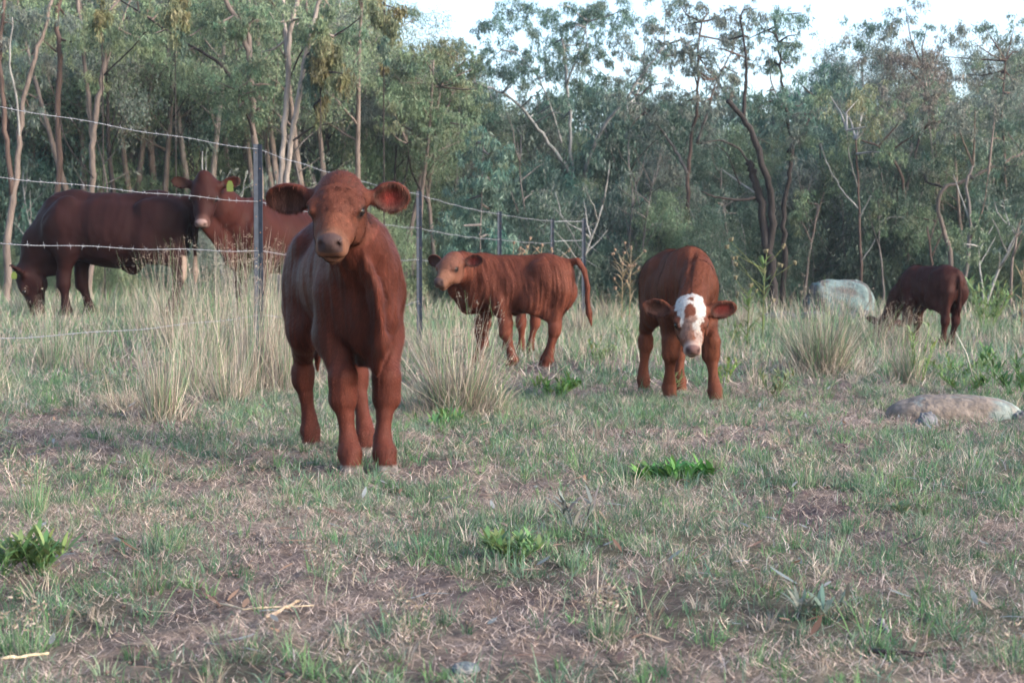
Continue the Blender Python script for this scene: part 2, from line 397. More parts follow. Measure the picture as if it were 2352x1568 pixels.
def thistle(px, py, h, label, dry=False, heads=7, seed=1, spread=0.5, group=None, d=None):
    r_ = np.random.default_rng(seed); c0 = gpt(px, py) if d is None else None
    if c0 is None:
        p = ray(px, py, d); c0 = np.array([p[0], d, float(gz(p[0], d))])
    S = Geo(); L = Geo(); FH = []
    scol = np.array([0.30, 0.24, 0.15]) if dry else np.array([0.17, 0.20, 0.08])
    stemP = np.array([[0, 0, 0], [0.01, 0, h*0.35], [0.02*spread, 0, h*0.7], [0.05*spread, 0.02, h]])
    S.tube(stemP, [0.007, 0.006, 0.005, 0.003], 5, col=scol)
    ends = [stemP[-1]]
    for k in range(heads-1):
        z0 = h*r_.uniform(0.3, 0.85); az = r_.uniform(0, 2*PI); ln = h*r_.uniform(0.2, 0.5)*spread
        a = np.array([0.01, 0, z0]); e = a + ln*np.array([math.cos(az), math.sin(az)*0.8, r_.uniform(0.5, 1.3)])
        S.tube([a, (a+e)/2+np.array([0, 0, -0.01]), e], [0.004, 0.003, 0.002], 4, col=scol); ends.append(e)
    for e in ends:
        Fh = Geo(); FH.append(Fh)
        for rep in range(2):
            hc = np.array([0.24, 0.17, 0.125]) if dry else np.array([0.20, 0.175, 0.11])
            th = np.linspace(0, 2*PI, 7)[:-1]; rr = 0.012
            e2 = e + r_.normal(0, 0.012, 3)*rep
            P = np.array([[0, 0, -0.012], [0, 0, -0.004], [0, 0, 0.008], [0, 0, 0.02]])+e2
            Fh.tube(P, [0.004, rr, rr*0.9, 0.016], 7, col=hc*r_.uniform(.8, 1.2))
            n = 12; dv = r_.normal(0, 1, (n, 3)); dv[:, 2] = np.abs(dv[:, 2]); dv /= np.linalg.norm(dv, axis=1)[:, None]
            bs = np.tile(e2, (n, 1)); V = np.stack([bs, bs+dv*0.028+[0.003, 0, 0], bs+dv*0.03], 1).reshape(-1, 3)
            Fh.add(V, None, np.arange(n*3).reshape(-1, 3), hc*1.2)
    n = 26; tt = r_.uniform(0, 0.9, n); b = np.stack([np.zeros(n)+0.01, np.zeros(n), tt*h], 1)
    lc = np.tile(scol*0.9 if dry else np.array([0.12, 0.19, 0.07]), (n, 1))*(1+r_.normal(0, .2, (n, 1)))
    V, Qd, cc = strips(b, h*r_.uniform(0.1, 0.3, n), np.full(n, 0.02), r_.uniform(0, 2*PI, n), r_.uniform(0.4, 1.2, n), r_.uniform(0.2, 1.2, n), lc, seg=4, flatside=True)
    L.add(V, Qd, None, cc)
    t_ = empty("thistle", c0); S.build("stem", M_grass, t_); [q.build("flower_head", M_straw, t_) for q in FH]; L.build("leaves", M_grass, t_)
    tag(t_, label, "thistle", group); return t_
#@@PART2
# ------------------------------------------------------------------ fence
def fence():
    root = empty("barbed_wire_fence", (0, 0, 0))
    tag(root, "sagging barbed wire fence on dark star pickets running back to a corner", "fence")
    PX = [(595, 478, 0.60), (963, 307, 0.60), (1147, 233, 0.60), (1268, 203, 0.61), (1340, 192, 0.645), (1397, 142, 0.51), (1440, 117, 0.487)]
    posts = [(-3.02, 4.2, 1.44)]
    for x, s, t in PX:
        s *= 0.8; t *= 1.25; d = F_PX/s; posts.append(((x-CXP)/s, d, CAM_H+t))
    for i, (x, y, top) in enumerate(posts):
        zb = float(gz(x, y))-0.3; G = Geo(); zt = top+0.03
        wdt = 0.048 if i < 5 else 0.055
        base = np.array([0.033, 0.042, 0.060])
        # three flanges of a star picket, each a thin tapered box
        for a, ln in ((R(100), wdt*0.66), (R(218), wdt*0.62), (R(-22), wdt*0.62)):
            e = np.array([math.cos(a), math.sin(a), 0]); n = np.array([-e[1], e[0], 0])*0.0028
            b0 = np.array([x, y, zb]); b1 = np.array([x, y, zt])
            V = [b0-n, b0+n, b0+e*ln+n*.7, b0+e*ln-n*.7, b1-n, b1+n, b1+e*ln+n*.7, b1+e*ln-n*.7]
            G.add(V, [[0, 1, 5, 4], [1, 2, 6, 5], [2, 3, 7, 6], [3, 0, 4, 7], [4, 5, 6, 7], [3, 2, 1, 0]], None, base)
        # holes seen as pale rusty dots with their rims
        for k in range(11):
            z = zt-0.05-k*0.095
            if z < zb+0.35: break
            for (ox, oy) in ((math.cos(R(218))*wdt*0.3, math.sin(R(218))*wdt*0.3-0.004), (math.cos(R(-22))*wdt*0.3, math.sin(R(-22))*wdt*0.3-0.004)):
                if (k+int(ox > 0)) % 2: continue
                th = np.linspace(0, 2*PI, 8, endpoint=False)
                c = np.array([x+ox, y+oy, z])
                V = np.stack([c[0]+0.0045*np.cos(th), np.full(8, c[1]), c[2]+0.0045*np.sin(th)], 1); V = np.vstack([V, V+[0, 0.003, 0], [c]])
                G.add(V, [[q, (q+1) % 8, 8+(q+1) % 8, 8+q] for q in range(8)], [[16, (q+1) % 8, q] for q in range(8)], (0.20, 0.12, 0.09))
        G.build("post", M_steel, root, smooth=False)
    hs = (0.0, -0.3125, -0.606, -0.99)
    r_ = np.random.default_rng(3)
    for wi, h in enumerate(hs):
        G = Geo()
        for i in range(len(posts)-1):
            if wi == 3 and i > 1: continue
            a = np.array(posts[i])+[0, -0.01, h*(1 if i < 4 else .9)]; b = np.array(posts[i+1])+[0, -0.01, h*(1 if i+1 < 5 else .9)]
            if wi == 3 and i == 0: b[2] += 0.0
            L = np.linalg.norm(b-a); sag = (0.018 if wi < 3 else 0.05)*L/3.8
            n = int(L/(0.009 if i < 2 else 0.02))+2; t = np.linspace(0, 1, n)
            Pc = a+(b-a)*t[:, None]; Pc[:, 2] -= sag*4*t*(1-t); Pc[:, 2] += 0.004*np.sin(t*L*7+i)
            dv = nrmz(b-a); sd_ = nrmz(np.cross(dv, [0, 0, 1])); up_ = np.cross(sd_, dv)
            ph = t*L*2*PI/0.045; rr = 0.0012 if i < 2 else 0.0020
            cw = np.array([0.25, 0.26, 0.29])
            if i < 4:
                for o_ in (0, PI):
                    P = Pc+rr*1.02*(np.cos(ph+o_)[:, None]*sd_+np.sin(ph+o_)[:, None]*up_)
                    G.tube(P, rr, 4, col=cw, cap=False)
            else: G.tube(Pc[::4], 0.0040, 4, col=cw*1.4, cap=False)
            if i < 4:
                for k in range(int(L/0.105)):
                    tt = (k+0.5+r_.uniform(-.15, .15))*0.105/L; c = a+(b-a)*tt; c[2] -= sag*4*tt*(1-tt); an = r_.uniform(0, PI)
                    for q in range(2):
                        for sgn in (1, -1):
                            aa = an+q*1.5; v = (sd_*math.cos(aa)+up_*math.sin(aa))*sgn*0.016+dv*r_.uniform(-.005, .005)
                            G.tube([c+dv*0.004*(q-.5)-v*0.2, c+dv*0.004*(q-.5)+v], [0.0011, 0.0006], 4, col=cw*0.85, cap=False)
                    G.tube([c-dv*0.006, c, c+dv*0.006], [0.0022, 0.0029, 0.0022], 5, col=cw*0.8)
        G.build("barbed_wire", M_wire, root)
fence()

# ------------------------------------------------------------------ rocks, sticks
def rock(px, py, wx, wy, wz, label, base, lich, name="rock", seed=0, amt=0.25, lf=None, yaw=0.0, d=None, sq=0.8, top=None):
    if d is None: c = gpt(px, py)
    else: p = ray(px, py, d); c = np.array([p[0], d, float(gz(p[0], d))])
    nu, nv = 72, 40
    th = np.linspace(0, 2*PI, nu, endpoint=False); ph = np.linspace(0.001, PI-0.001, nv); T, Pp = np.meshgrid(th, ph)
    D = np.stack([np.sin(Pp)*np.cos(T), np.sin(Pp)*np.sin(T), np.cos(Pp)], -1).reshape(-1, 3)
    Ds = np.sign(D)*np.abs(D)**sq
    u = D[:, 0]*1.7+D[:, 2]*0.9+seed*3.1; v = D[:, 1]*1.7-D[:, 2]*1.1+seed
    n = fbm(u, v, seed, 4)-0.5; n2 = fbm(u*5, v*5, seed+3, 3)-0.5
    V = Ds*np.array([wx/2, wy/2, wz])*(1+amt*2*n+amt*0.3*n2)[:, None]
    V[:, 2] = np.where(V[:, 2] < 0, V[:, 2]*0.35, V[:, 2])
    if top is not None: V[:, 2] *= top(V[:, 0]/(wx/2))
    lm = np.clip((fbm(u*2.6, v*2.6, seed+9, 4)-(0.48 if lf is None else lf(V[:, 0]/(wx/2))))*7, 0, 1)[:, None]
    col = np.array(base)*(0.8+0.5*fbm(u*4, v*4, seed+5, 3)[:, None]); col = col*(1-lm)+np.array(lich)*(0.75+0.5*fbm(u*9, v*9, seed+6, 2)[:, None])*lm
    i = np.arange(nv-1)[:, None]*nu; j = np.arange(nu)[None, :]; j2 = (j+1) % nu
    Q = np.stack([i+j, i+nu+j, i+nu+j2, i+j2], -1).reshape(-1, 4)
    o = mk(name, V, Q, M_rock, None, col); o.location = c; o.rotation_euler = (0, 0, yaw); tag(o, label, "rock"); return o
LICH = (0.125, 0.175, 0.178)
rock(1925, 712, 1.02, 0.75, 0.55, "large boulder covered in pale green lichen at the edge of the trees", (0.075, 0.07, 0.07), LICH, "boulder", 3, 0.17, d=22.4, sq=0.5)
rock(1868, 712, 0.42, 0.4, 0.11, "low grey stone at the foot of the lichen boulder", (0.09, 0.085, 0.085), (0.15, 0.155, 0.16), "rock", 5, 0.2, d=21.4)
rock(1795, 712, 0.5, 0.4, 0.09, "low grey stone lying to the left of the lichen boulder", (0.08, 0.078, 0.078), (0.13, 0.14, 0.145), "rock", 8, 0.22, d=21.8)
rock(1975, 716, 0.45, 0.35, 0.13, "knobbly grey stone under the right side of the lichen boulder", (0.085, 0.08, 0.08), (0.155, 0.165, 0.17), "rock", 11, 0.25, d=21.3)
rock(2192, 960, 0.60, 0.34, 0.105, "long flat tan rock with lichen on its right end lying in the grass", (0.155, 0.128, 0.110), (0.17, 0.20, 0.19), "flat_rock", 14, 0.09,
     lf=lambda x: 0.72-0.42*sst(x, 0.1, 0.75), yaw=-0.06, sq=0.75)
rock(2128, 978, 0.095, 0.08, 0.055, "small pitted grey stone in front of the flat tan rock", (0.12, 0.12, 0.135), (0.17, 0.17, 0.18), "rock", 17, 0.35)
rock(2348, 968, 0.10, 0.09, 0.05, "dark broken stone at the right end of the flat tan rock", (0.10, 0.09, 0.09), (0.2, 0.2, 0.2), "rock", 19, 0.3)
rock(2462-CXP*0+-90, 700, 0.5, 0.4, 0.16, "grey stone half hidden in weeds at the right edge", (0.09, 0.085, 0.085), (0.13, 0.135, 0.135), "rock", 23, 0.2, d=21)
rock(905, 925, 0.10, 0.09, 0.035, "small bluish stone in the grass right of the front calf", (0.22, 0.23, 0.27), (0.3, 0.31, 0.34), "rock", 25, 0.2)
rock(1068, 1538, 0.045, 0.035, 0.012, "flat grey pebble in the worn soil at the bottom edge", (0.10, 0.12, 0.13), (0.14, 0.16, 0.165), "pebble", 27, 0.2)

def stick(pts, r0, r1, col, label, name="stick", lift=0.012):
    P = []
    for px, py in pts:
        q = gpt(px, py); P.append(q+[0, 0, lift])
    P = np.array(P); m = 9; t = np.linspace(0, len(P)-1, m); Pi = np.stack([np.interp(t, np.arange(len(P)), P[:, k]) for k in range(3)], 1)
    Pi += rng.normal(0, r0*0.35, Pi.shape); G = Geo(); G.tube(Pi, np.linspace(r0, r1, m)*rng.uniform(.85, 1.15, m), 7, col=col)
    o = G.build(name, M_bark); tag(o, label, "stick"); return o
stick([(205, 868), (245, 852)], 0.012, 0.008, (0.12, 0.12, 0.12), "short grey weathered stick in the grass at the left", lift=0.02)
stick([(612, 1432), (690, 1392)], 0.0045, 0.003, (0.36, 0.27, 0.19), "short pale broken stick on the ground in front of the front calf")
stick([(495, 1398), (560, 1412), (720, 1404)], 0.0025, 0.0015, (0.42, 0.34, 0.24), "thin pale straw stalk lying beside the short pale stick")
stick([(1992, 1508), (2110, 1518), (2200, 1500)], 0.0045, 0.003, (0.045, 0.035, 0.035), "dark thin stick lying near the bottom right corner")
stick([(2022, 1432), (2038, 1458)], 0.005, 0.004, (0.22, 0.21, 0.22), "short stubby grey stick above the dark thin stick", lift=0.008)
stick([(0, 1527), (110, 1518)], 0.003, 0.002, (0.50, 0.42, 0.28), "pale straw stalk at the bottom left edge")
def leaning(px, py, d, top, r, col, label):
    a = ray(px, py, d); a[2] = float(gz(a[0], d)); b = ray(top[0], top[1], d-0.2); m = (a+b)/2+[0.01, 0, 0.02]
    G = Geo(); G.tube([a, m, b], [r, r*.8, r*.4], 6, col=col); o = G.build("stick", M_bark); tag(o, label, "stick")
leaning(2238, 850, 8.6, (2195, 762), 0.004, (0.5, 0.5, 0.46), "pale straight stalk leaning in the grass below the grazing calf")

# leaf litter: fallen gum leaves
def leaf_litter():
    n = 1500; x, y = scatter(1.7, 8, n); b = np.stack([x, y, gz(x, y)+0.012+rng.uniform(0, 0.012, n)], 1)
    pal = np.array([[0.20, 0.11, 0.07], [0.30, 0.22, 0.15], [0.16, 0.19, 0.19], [0.12, 0.07, 0.055], [0.25, 0.26, 0.25], [0.34, 0.2, 0.12]])
    V, Qd, cc = strips(b, rng.uniform(0.025, 0.085, n), rng.uniform(0.007, 0.014, n), rng.uniform(0, 2*PI, n), rng.uniform(1.25, 1.6, n), rng.uniform(-0.3, .4, n), pick(pal, n), seg=5, flatside=True)
    G = Geo(); G.add(V, Qd, None, cc); o = G.build("fallen_leaves", M_grass); tag(o, "brown and grey gum leaves scattered over the soil", "leaf litter", kind="stuff")
    # clods and crumbs of loose soil
    n = 16000; x, y = scatter(1.6, 7.0, n); g_ = greenf(x, y); k = rng.random(n) < (1-g_)**2*0.9; x, y = x[k], y[k]; n = len(x)
    oc = np.array([[1, 0, 0], [-1, 0, 0], [0, 1, 0], [0, -1, 0], [0, 0, 1], [0, 0, -1.]]); f = np.array([[0, 2, 4], [2, 1, 4], [1, 3, 4], [3, 0, 4], [2, 0, 5], [1, 2, 5], [3, 1, 5], [0, 3, 5]])
    r = rng.uniform(0.0025, 0.010, n)*rng.uniform(.3, 1, n); V = (oc[None]*rng.uniform(0.6, 1.3, (n, 6, 1))*r[:, None, None]*[1, 1, .7]+np.stack([x, y, gz(x, y)+0.008], 1)[:, None]).reshape(-1, 3)
    T = (np.arange(n)[:, None, None]*6+f[None]).reshape(-1, 3); col = np.array([0.115, 0.085, 0.075])*rng.uniform(0.5, 1.5, (n, 1)); G = Geo(); G.add(V, None, T, np.repeat(col, 6, 0))
    o = G.build("soil_crumbs", M_rock); tag(o, "loose crumbs of dark soil on the worn patches", "soil", kind="stuff")
if 'nograss' not in DEV:
    make_grass(); leaf_litter()
    # tall tussocks: (base px, base py, height m, radius, stems, label...)
    tussock(372, 965, 0.48, 0.24, 560, "tall straw tussock with a tan base standing front left of the nearest calf", lean=0.4, green=.3, wd=.0036, tall=.07)
    tussock(300, 935, 0.22, 0.45, 700, "low matted purplish brown grass mound left of the tan based tussock", lean=1.3, green=.1, wd=.003)
    tussock(492, 880, 0.80, 0.30, 360, "tall thin tussock between the left cow and the first fence post", lean=0.42, green=.25, tall=.34)
    tussock(560, 862, 0.88, 0.30, 460, "tall dense tussock just left of the first fence post", lean=0.36, green=.3, tall=.34)
    tussock(622, 866, 0.82, 0.30, 420, "tall dense tussock at the foot of the first fence post", lean=0.36, green=.2, tall=.34)
    tussock(440, 905, 0.65, 0.34, 320, "loose straw tussock behind the tan based tussock", lean=0.6, green=.3, tall=.34)
    tussock(675, 880, 0.55, 0.30, 360, "straw tussock between the first fence post and the front calf", lean=0.6, green=.25)
    tussock(578, 900, 0.72, 0.26, 330, "tall thin tussock directly in front of the first fence post", lean=0.32, green=.2, tall=.34)
    tussock(648, 900, 0.62, 0.26, 360, "straw tussock between the first fence post's foot and the front calf's rump", lean=0.4, green=.2)
    tussock(525, 925, 0.55, 0.30, 360, "loose low tussock left of the first fence post", lean=0.6, green=.3)
    tussock(120, 850, 0.55, 0.30, 420, "dark stemmed tussock under the bottom wire at the left", lean=0.5, green=.45)
    tussock(195, 858, 0.34, 0.22, 260, "short orange tinted tussock beside the dark stemmed tussock", lean=0.5, green=.1)
    tussock(-60, 905, 0.48, 0.40, 420, "pale tussock leaning in from the left edge of the picture", lean=0.9, green=.15, dirb=0.1)
    tussock(60, 730, 0.6, 0.3, 200, "wiry grey tussock in front of the grazing cow's head", lean=0.5, green=.1)
    tussock(330, 770, 0.7, 0.3, 260, "straw tussock behind the wire below the left cow's belly", lean=0.5, green=.3)
    tussock(400, 800, 0.80, 0.3, 380, "tall wispy tussock in front of the left cow's hind legs", lean=0.45, green=.2, tall=.34)
    tussock(1050, 948, 0.54, 0.42, 1500, "wide dry tussock right of the front calf", lean=0.95, green=.22, wd=.0042)
    tussock(1120, 950, 0.30, 0.26, 420, "low spreading tussock on the right flank of the wide dry tussock", lean=1.1, green=.4, wd=.0036, dirb=0.2)
    tussock(985, 830, 0.45, 0.3, 300, "pale tussock at the foot of the second fence post", lean=0.5, green=.2)
    tussock(1885, 862, 0.60, 0.46, 1700, "big rounded grey-green tussock in front of the boulder", lean=0.72, green=.4, wd=.0048)
    tussock(2085, 880, 0.42, 0.22, 420, "narrow upright tussock in front of the grazing calf's head", lean=0.5, green=.35, wd=.004)
    tussock(2010, 800, 0.45, 0.3, 420, "tussock behind the right side of the big rounded tussock", lean=0.6, green=.3, wd=.005)
    tussock(2070, 800, 0.40, 0.25, 300, "brown tussock hiding the grazing calf's muzzle", lean=0.5, green=.2, wd=.005)
    tussock(1330, 770, 0.5, 0.35, 420, "dry brown tussock behind the side-on calf's tail", lean=0.5, green=.15, wd=.005)
    tussock(1400, 740, 0.5, 0.4, 380, "hazy straw tussock between the side-on calf and the white-faced calf", lean=0.5, green=.15, wd=.006)
    tussock(1710, 760, 0.5, 0.4, 380, "straw tussock just right of the white-faced calf", lean=0.5, green=.2, wd=.006)
    tussock(1480, 800, 0.35, 0.3, 260, "green and straw tussock at the white-faced calf's hind legs", lean=0.7, green=.6, wd=.005)
    tussock(1740, 890, 0.22, 0.2, 160, "thin clump of grey stems right of the white-faced calf's feet", lean=0.4, green=.2, wd=.003)
    tussock(2300, 700, 0.5, 0.4, 300, "straw tussock behind the grazing calf at the right", lean=0.5, green=.4, wd=.008)
    tussock(2330, 800, 0.3, 0.3, 260, "low dull tussock right of the grazing calf's hooves", lean=0.8, green=.3, wd=.005)
    tussock(1390, 1465, 0.085, 0.10, 320, "short bright grass tuft in the bottom middle", lean=0.6, green=.8, wd=.0018)
    tussock(380, 1262, 0.10, 0.10, 260, "short green grass tuft in the left foreground", lean=0.7, green=.9, wd=.002)
    tussock(60, 1500, 0.10, 0.14, 300, "blurred blue-green grass tuft at the bottom left edge", lean=0.8, green=.9, wd=.002)
    tussock(1840, 1120, 0.11, 0.14, 300, "dense green tuft in the open ground right of centre", lean=0.7, green=.85, wd=.002)
    tussock(75, 1180, 0.16, 0.12, 260, "upright green tuft at the left edge of the foreground", lean=0.5, green=.8, wd=.002)
    tussock(740, 1330, 0.07, 0.10, 200, "flat green tuft between the two leafy foreground weeds", lean=1.1, green=.9, wd=.0025)
    tussock(2330, 1530, 0.08, 0.12, 240, "green tuft in the bottom right corner", lean=0.9, green=.9, wd=.0025)
    tussock(930, 1440, 0.06, 0.14, 260, "sprawling green tuft at the bottom left of centre", lean=1.2, green=.95, wd=.003)
    # weeds
    leafy(1183, 1288, 0.055, 0.09, 12, "bright green leafy weed in the middle of the foreground", 0.05, 0.015, up=0.35)
    leafy(80, 1322, 0.085, 0.07, 12, "bright green leafy weed at the left edge of the foreground", 0.055, 0.014, up=0.5, per=11)
    leafy(5, 1322, 0.07, 0.06, 6, "leafy weed cut off by the left edge of the picture", 0.055, 0.014, up=0.5)
    leafy(1275, 918, 0.11, 0.2, 18, "bushy bright weed under the side-on calf's hind legs", 0.07, 0.018, up=0.45, colr=(0.08, 0.20, 0.04))
    leafy(1585, 1100, 0.035, 0.10, 9, "low rosette of broad green leaves near the centre of the foreground", 0.07, 0.024, up=0.1, colr=(0.05, 0.17, 0.03))
    leafy(1505, 1105, 0.03, 0.10, 9, "low rosette of broad green leaves left of the other rosette", 0.07, 0.022, up=0.1, colr=(0.05, 0.16, 0.03))
    leafy(1325, 1225, 0.07, 0.08, 4, "greyish narrow-leaved weed right of the bright foreground weed", 0.08, 0.012, up=0.5, colr=(0.13, 0.18, 0.12), per=6)
    leafy(1665, 880, 0.16, 0.14, 8, "lime green upright weed right of the white-faced calf", 0.06, 0.014, up=0.6, colr=(0.12, 0.23, 0.05))
    leafy(1690, 800, 0.22, 0.2, 9, "green weed clump behind the lime green weed", 0.07, 0.016, up=0.6, colr=(0.09, 0.18, 0.05))
    leafy(1455, 800, 0.2, 0.2, 10, "green weed clump left of the white-faced calf", 0.07, 0.016, up=0.5, colr=(0.09, 0.17, 0.05))
    leafy(1370, 835, 0.2, 0.16, 8, "pale green weed below the side-on calf's tail", 0.06, 0.016, up=0.5, colr=(0.12, 0.21, 0.06))
    leafy(1545, 905, 0.10, 0.10, 6, "grass-like weed at the white-faced calf's front hooves", 0.08, 0.010, up=0.6, colr=(0.11, 0.18, 0.06))
    leafy(2110, 880, 0.34, 0.14, 7, "upright light green weed in the narrow tussock", 0.07, 0.012, up=0.8, colr=(0.13, 0.24, 0.06))
    leafy(2265, 760, 0.62, 0.45, 22, "large light green weed behind the grazing calf at the right", 0.14, 0.02, up=0.7, colr=(0.12, 0.22, 0.07), per=14)
    leafy(2190, 870, 0.15, 0.3, 14, "spreading weed in front of the grazing calf's hind hooves", 0.06, 0.014, up=0.3, colr=(0.09, 0.18, 0.05))
    leafy(2335, 910, 0.26, 0.26, 16, "dark green weed behind the flat rock at the right edge", 0.09, 0.018, up=0.5, colr=(0.06, 0.15, 0.04))
    leafy(2215, 905, 0.10, 0.2, 10, "small leafy weed behind the middle of the flat rock", 0.06, 0.014, up=0.4, colr=(0.08, 0.18, 0.045))
    leafy(1775, 915, 0.16, 0.18, 9, "small dull green weed in front of the big rounded tussock", 0.06, 0.013, up=0.5, colr=(0.10, 0.16, 0.06))
    leafy(560, 760, 0.35, 0.10, 5, "narrow bright weed growing through the tussocks by the first post", 0.09, 0.014, up=0.9, colr=(0.11, 0.24, 0.05))
    leafy(2085, 1190, 0.03, 0.06, 5, "tiny flat rosette in the right foreground soil", 0.04, 0.012, up=0.1, colr=(0.08, 0.15, 0.06))
    leafy(1900, 1420, 0.035, 0.07, 5, "tiny narrow-leaved rosette in the bottom right soil", 0.06, 0.010, up=0.2, colr=(0.11, 0.17, 0.10))
    leafy(1000, 975, 0.05, 0.2, 10, "flat green weed at the foot of the wide dry tussock", 0.06, 0.014, up=0.2, colr=(0.07, 0.17, 0.045))
    thistle(1750, 800, 0.85, "tall green thistle with pale heads between the white-faced calf and boulder", heads=9, seed=4, spread=0.8)
    thistle(1715, 800, 0.55, "small thistle leaning left beside the tall green thistle", heads=5, seed=6, spread=0.9)
    for k, (px, d, h) in enumerate(((1175, 16.8, 1.02), (1205, 17.1, 0.98), (1240, 16.9, 1.0), (1262, 17.2, 0.96), (1190, 17.3, 0.9))):
        thistle(px, 0, h, "dry brown thistle heads showing above the side-on calf's back", True, 10, 20+k, 0.55, "dry thistles behind the side-on calf", d=d)
    for k, (px, d, h) in enumerate(((1430, 17.5, 0.92), (1448, 18.0, 0.98))):
        thistle(px, 0, h, "dry thistle at the left shoulder of the white-faced calf", True, 8, 30+k, 0.5, "dry thistles beside the white-faced calf", d=d)
    thistle(2358, 0, 0.8, "dry seed stem at the right edge beyond the grazing calf", True, 7, 40, 0.5, d=16)
# ------------------------------------------------------------------ trees
BARK = dict(red=(0.085, 0.060, 0.053), pale=(0.26, 0.225, 0.205), grey=(0.125, 0.113, 0.11), dark=(0.034, 0.029, 0.029), white=(0.24, 0.24, 0.24), tan=(0.15, 0.122, 0.110))
LEAFC = dict(mid=(0.142, 0.203, 0.122), blue=(0.100, 0.172, 0.136), olive=(0.155, 0.178, 0.098), dark=(0.073, 0.120, 0.090), grey=(0.137, 0.168, 0.144), brown=(0.145, 0.135, 0.117), light=(0.200, 0.262, 0.152), yellow=(0.150, 0.142, 0.066))
def leaf_cloud(G, centres, radii, per, colr, size=0.13, wid=0.026, droop=1.1, r_=None, flat=0.7, hang=0.0):
    r_ = r_ or rng; m = len(centres); per = np.asarray(per) if not np.isscalar(per) else np.full(m, per)
    ci = np.repeat(np.arange(m), per); n = len(ci)
    # leaves sit on short drooping twigs: sub-clumps
    sub = r_.normal(0, 1, (m, 9, 3)); sub /= np.linalg.norm(sub, axis=2)[:, :, None]; sub *= r_.uniform(0.25, 1.0, (m, 9, 1))
    sd = r_.normal(0, 1, (m, 9, 3)); sd[:, :, 2] = -np.abs(sd[:, :, 2])*0.8-0.25; sd /= np.linalg.norm(sd, axis=2)[:, :, None]; sd *= r_.uniform(0.5, 1.2, (m, 9, 1))
    k = r_.integers(0, 9, n); off = sub[ci, k]*np.array([1, 1, flat]) + sd[ci, k]*r_.random((n, 1)) + r_.normal(0, 0.15, (n, 3))
    P = centres[ci]+off*radii[ci][:, None]; P[:, 2] -= hang*r_.random(n)**1.5*radii[ci]*2
    az = r_.uniform(0, 2*PI, n); t = np.clip(r_.normal(droop, 0.45, n), -0.4, 1.5)
    d = np.stack([np.cos(az)*np.cos(t), np.sin(az)*np.cos(t), -np.sin(t)], 1)
    a2 = r_.uniform(0, 2*PI, n); q = np.stack([np.cos(a2), np.sin(a2), r_.uniform(-.3, .3, n)], 1); s = np.cross(d, q); s /= np.linalg.norm(s, axis=1)[:, None]+1e-6
    L = (size*r_.uniform(0.6, 1.3, n))[:, None]; W = (wid*r_.uniform(0.7, 1.3, n))[:, None]
    V = np.stack([P, P+d*L*0.45+s*W*0.5, P+d*L, P+d*L*0.45-s*W*0.5], 1).reshape(-1, 3)
    cb = np.array(colr)*(1+r_.normal(0, 0.13, (m, 1)))[ci] * (1+r_.normal(0, 0.20, (n, 1))); cb[:, 0] *= (1+r_.normal(0.0, 0.10, m))[ci]
    G.add(V, np.arange(n*4).reshape(-1, 4), None, np.repeat(cb.clip(0.01, 1), 4, 0))
def limb(G, a, d, L, r0, r1, r_, n=6, curve=0.25, up=0.12, col=(0.3, 0.3, 0.3)):
    P = [np.array(a, float)]; d = nrmz(d)
    for i in range(n):
        d = nrmz(d+r_.normal(0, curve/n**0.5*0.8, 3)+[0, 0, up/n]); P.append(P[-1]+d*L/n)
    P = np.array(P); G.tube(P, np.linspace(r0, r1, n+1), 7 if r0 > .05 else 5, col=col, cap=True); return P, d
def gum(name, H, r0, seed, crown=0.45, spread=0.35, per=110, bark='grey', leaf='mid', fork=1, size=0.095, loose=0.5, nb=9, hang=0.3):
    """generic eucalypt: trunk(s), ascending limbs, drooping leaf clumps at the twig ends"""
    r_ = np.random.default_rng(seed); Tk = Geo(); Lf = Geo(); bc = np.array(BARK[bark]); ends = []; rad = []
    for f in range(fork):
        az = r_.uniform(0, 2*PI); ln = r_.uniform(0.02, 0.10)+0.12*(fork > 1)
        P, d = limb(Tk, (0, 0, -0.2), (math.cos(az)*ln, math.sin(az)*ln, 1), H*r_.uniform(0.82, 0.92), r0*(0.8 if fork > 1 else 1), r0*0.22, r_, 12, 0.16, 0.3, bc)
        for b in range(nb):
            t = crown+(1-crown)*(b+r_.random())/nb; i = min(int(t*12), 11); base = P[i]*(1-(t*12-i))+P[i+1]*(t*12-i)
            a2 = r_.uniform(0, 2*PI); e = r_.uniform(0.35, 1.0); L = H*spread*r_.uniform(0.6, 1.1)*(1.15-0.6*t)
            Q, dq = limb(Tk, base, (math.cos(a2)*math.cos(e), math.sin(a2)*math.cos(e), math.sin(e)), L, r0*0.30*(1.2-t*.6), r0*0.07, r_, 6, 0.4, 0.3, bc*r_.uniform(0.8, 1.25))
            for c in range(4):
                j = r_.integers(3, 7); a3 = r_.uniform(0, 2*PI)
                S_, _ = limb(Tk, Q[j], (math.cos(a3), math.sin(a3), r_.uniform(0, .9)), L*r_.uniform(0.25, 0.5), r0*0.07, 0.006, r_, 4, 0.5, 0.1, bc)
                ends += [S_[-1], S_[2]]; rad += [H*0.052*r_.uniform(0.7, 1.4), H*0.040*r_.uniform(0.7, 1.3)]
            ends.append(Q[-1]); rad.append(H*0.058)
        ends.append(P[-1]); rad.append(H*0.06)
    ends = np.array(ends); rad = np.array(rad)
    if loose < 1: k = r_.random(len(ends)) > (loose*0.35); ends, rad = ends[k], rad[k]
    leaf_cloud(Lf, ends, rad, int(per*1.7), LEAFC[leaf], size, size*0.23, r_=r_, hang=hang)
    t = empty(name, (0, 0, 0)); Tk.build("trunk", M_bark, t); Lf.build("crown", M_leaf, t); return t
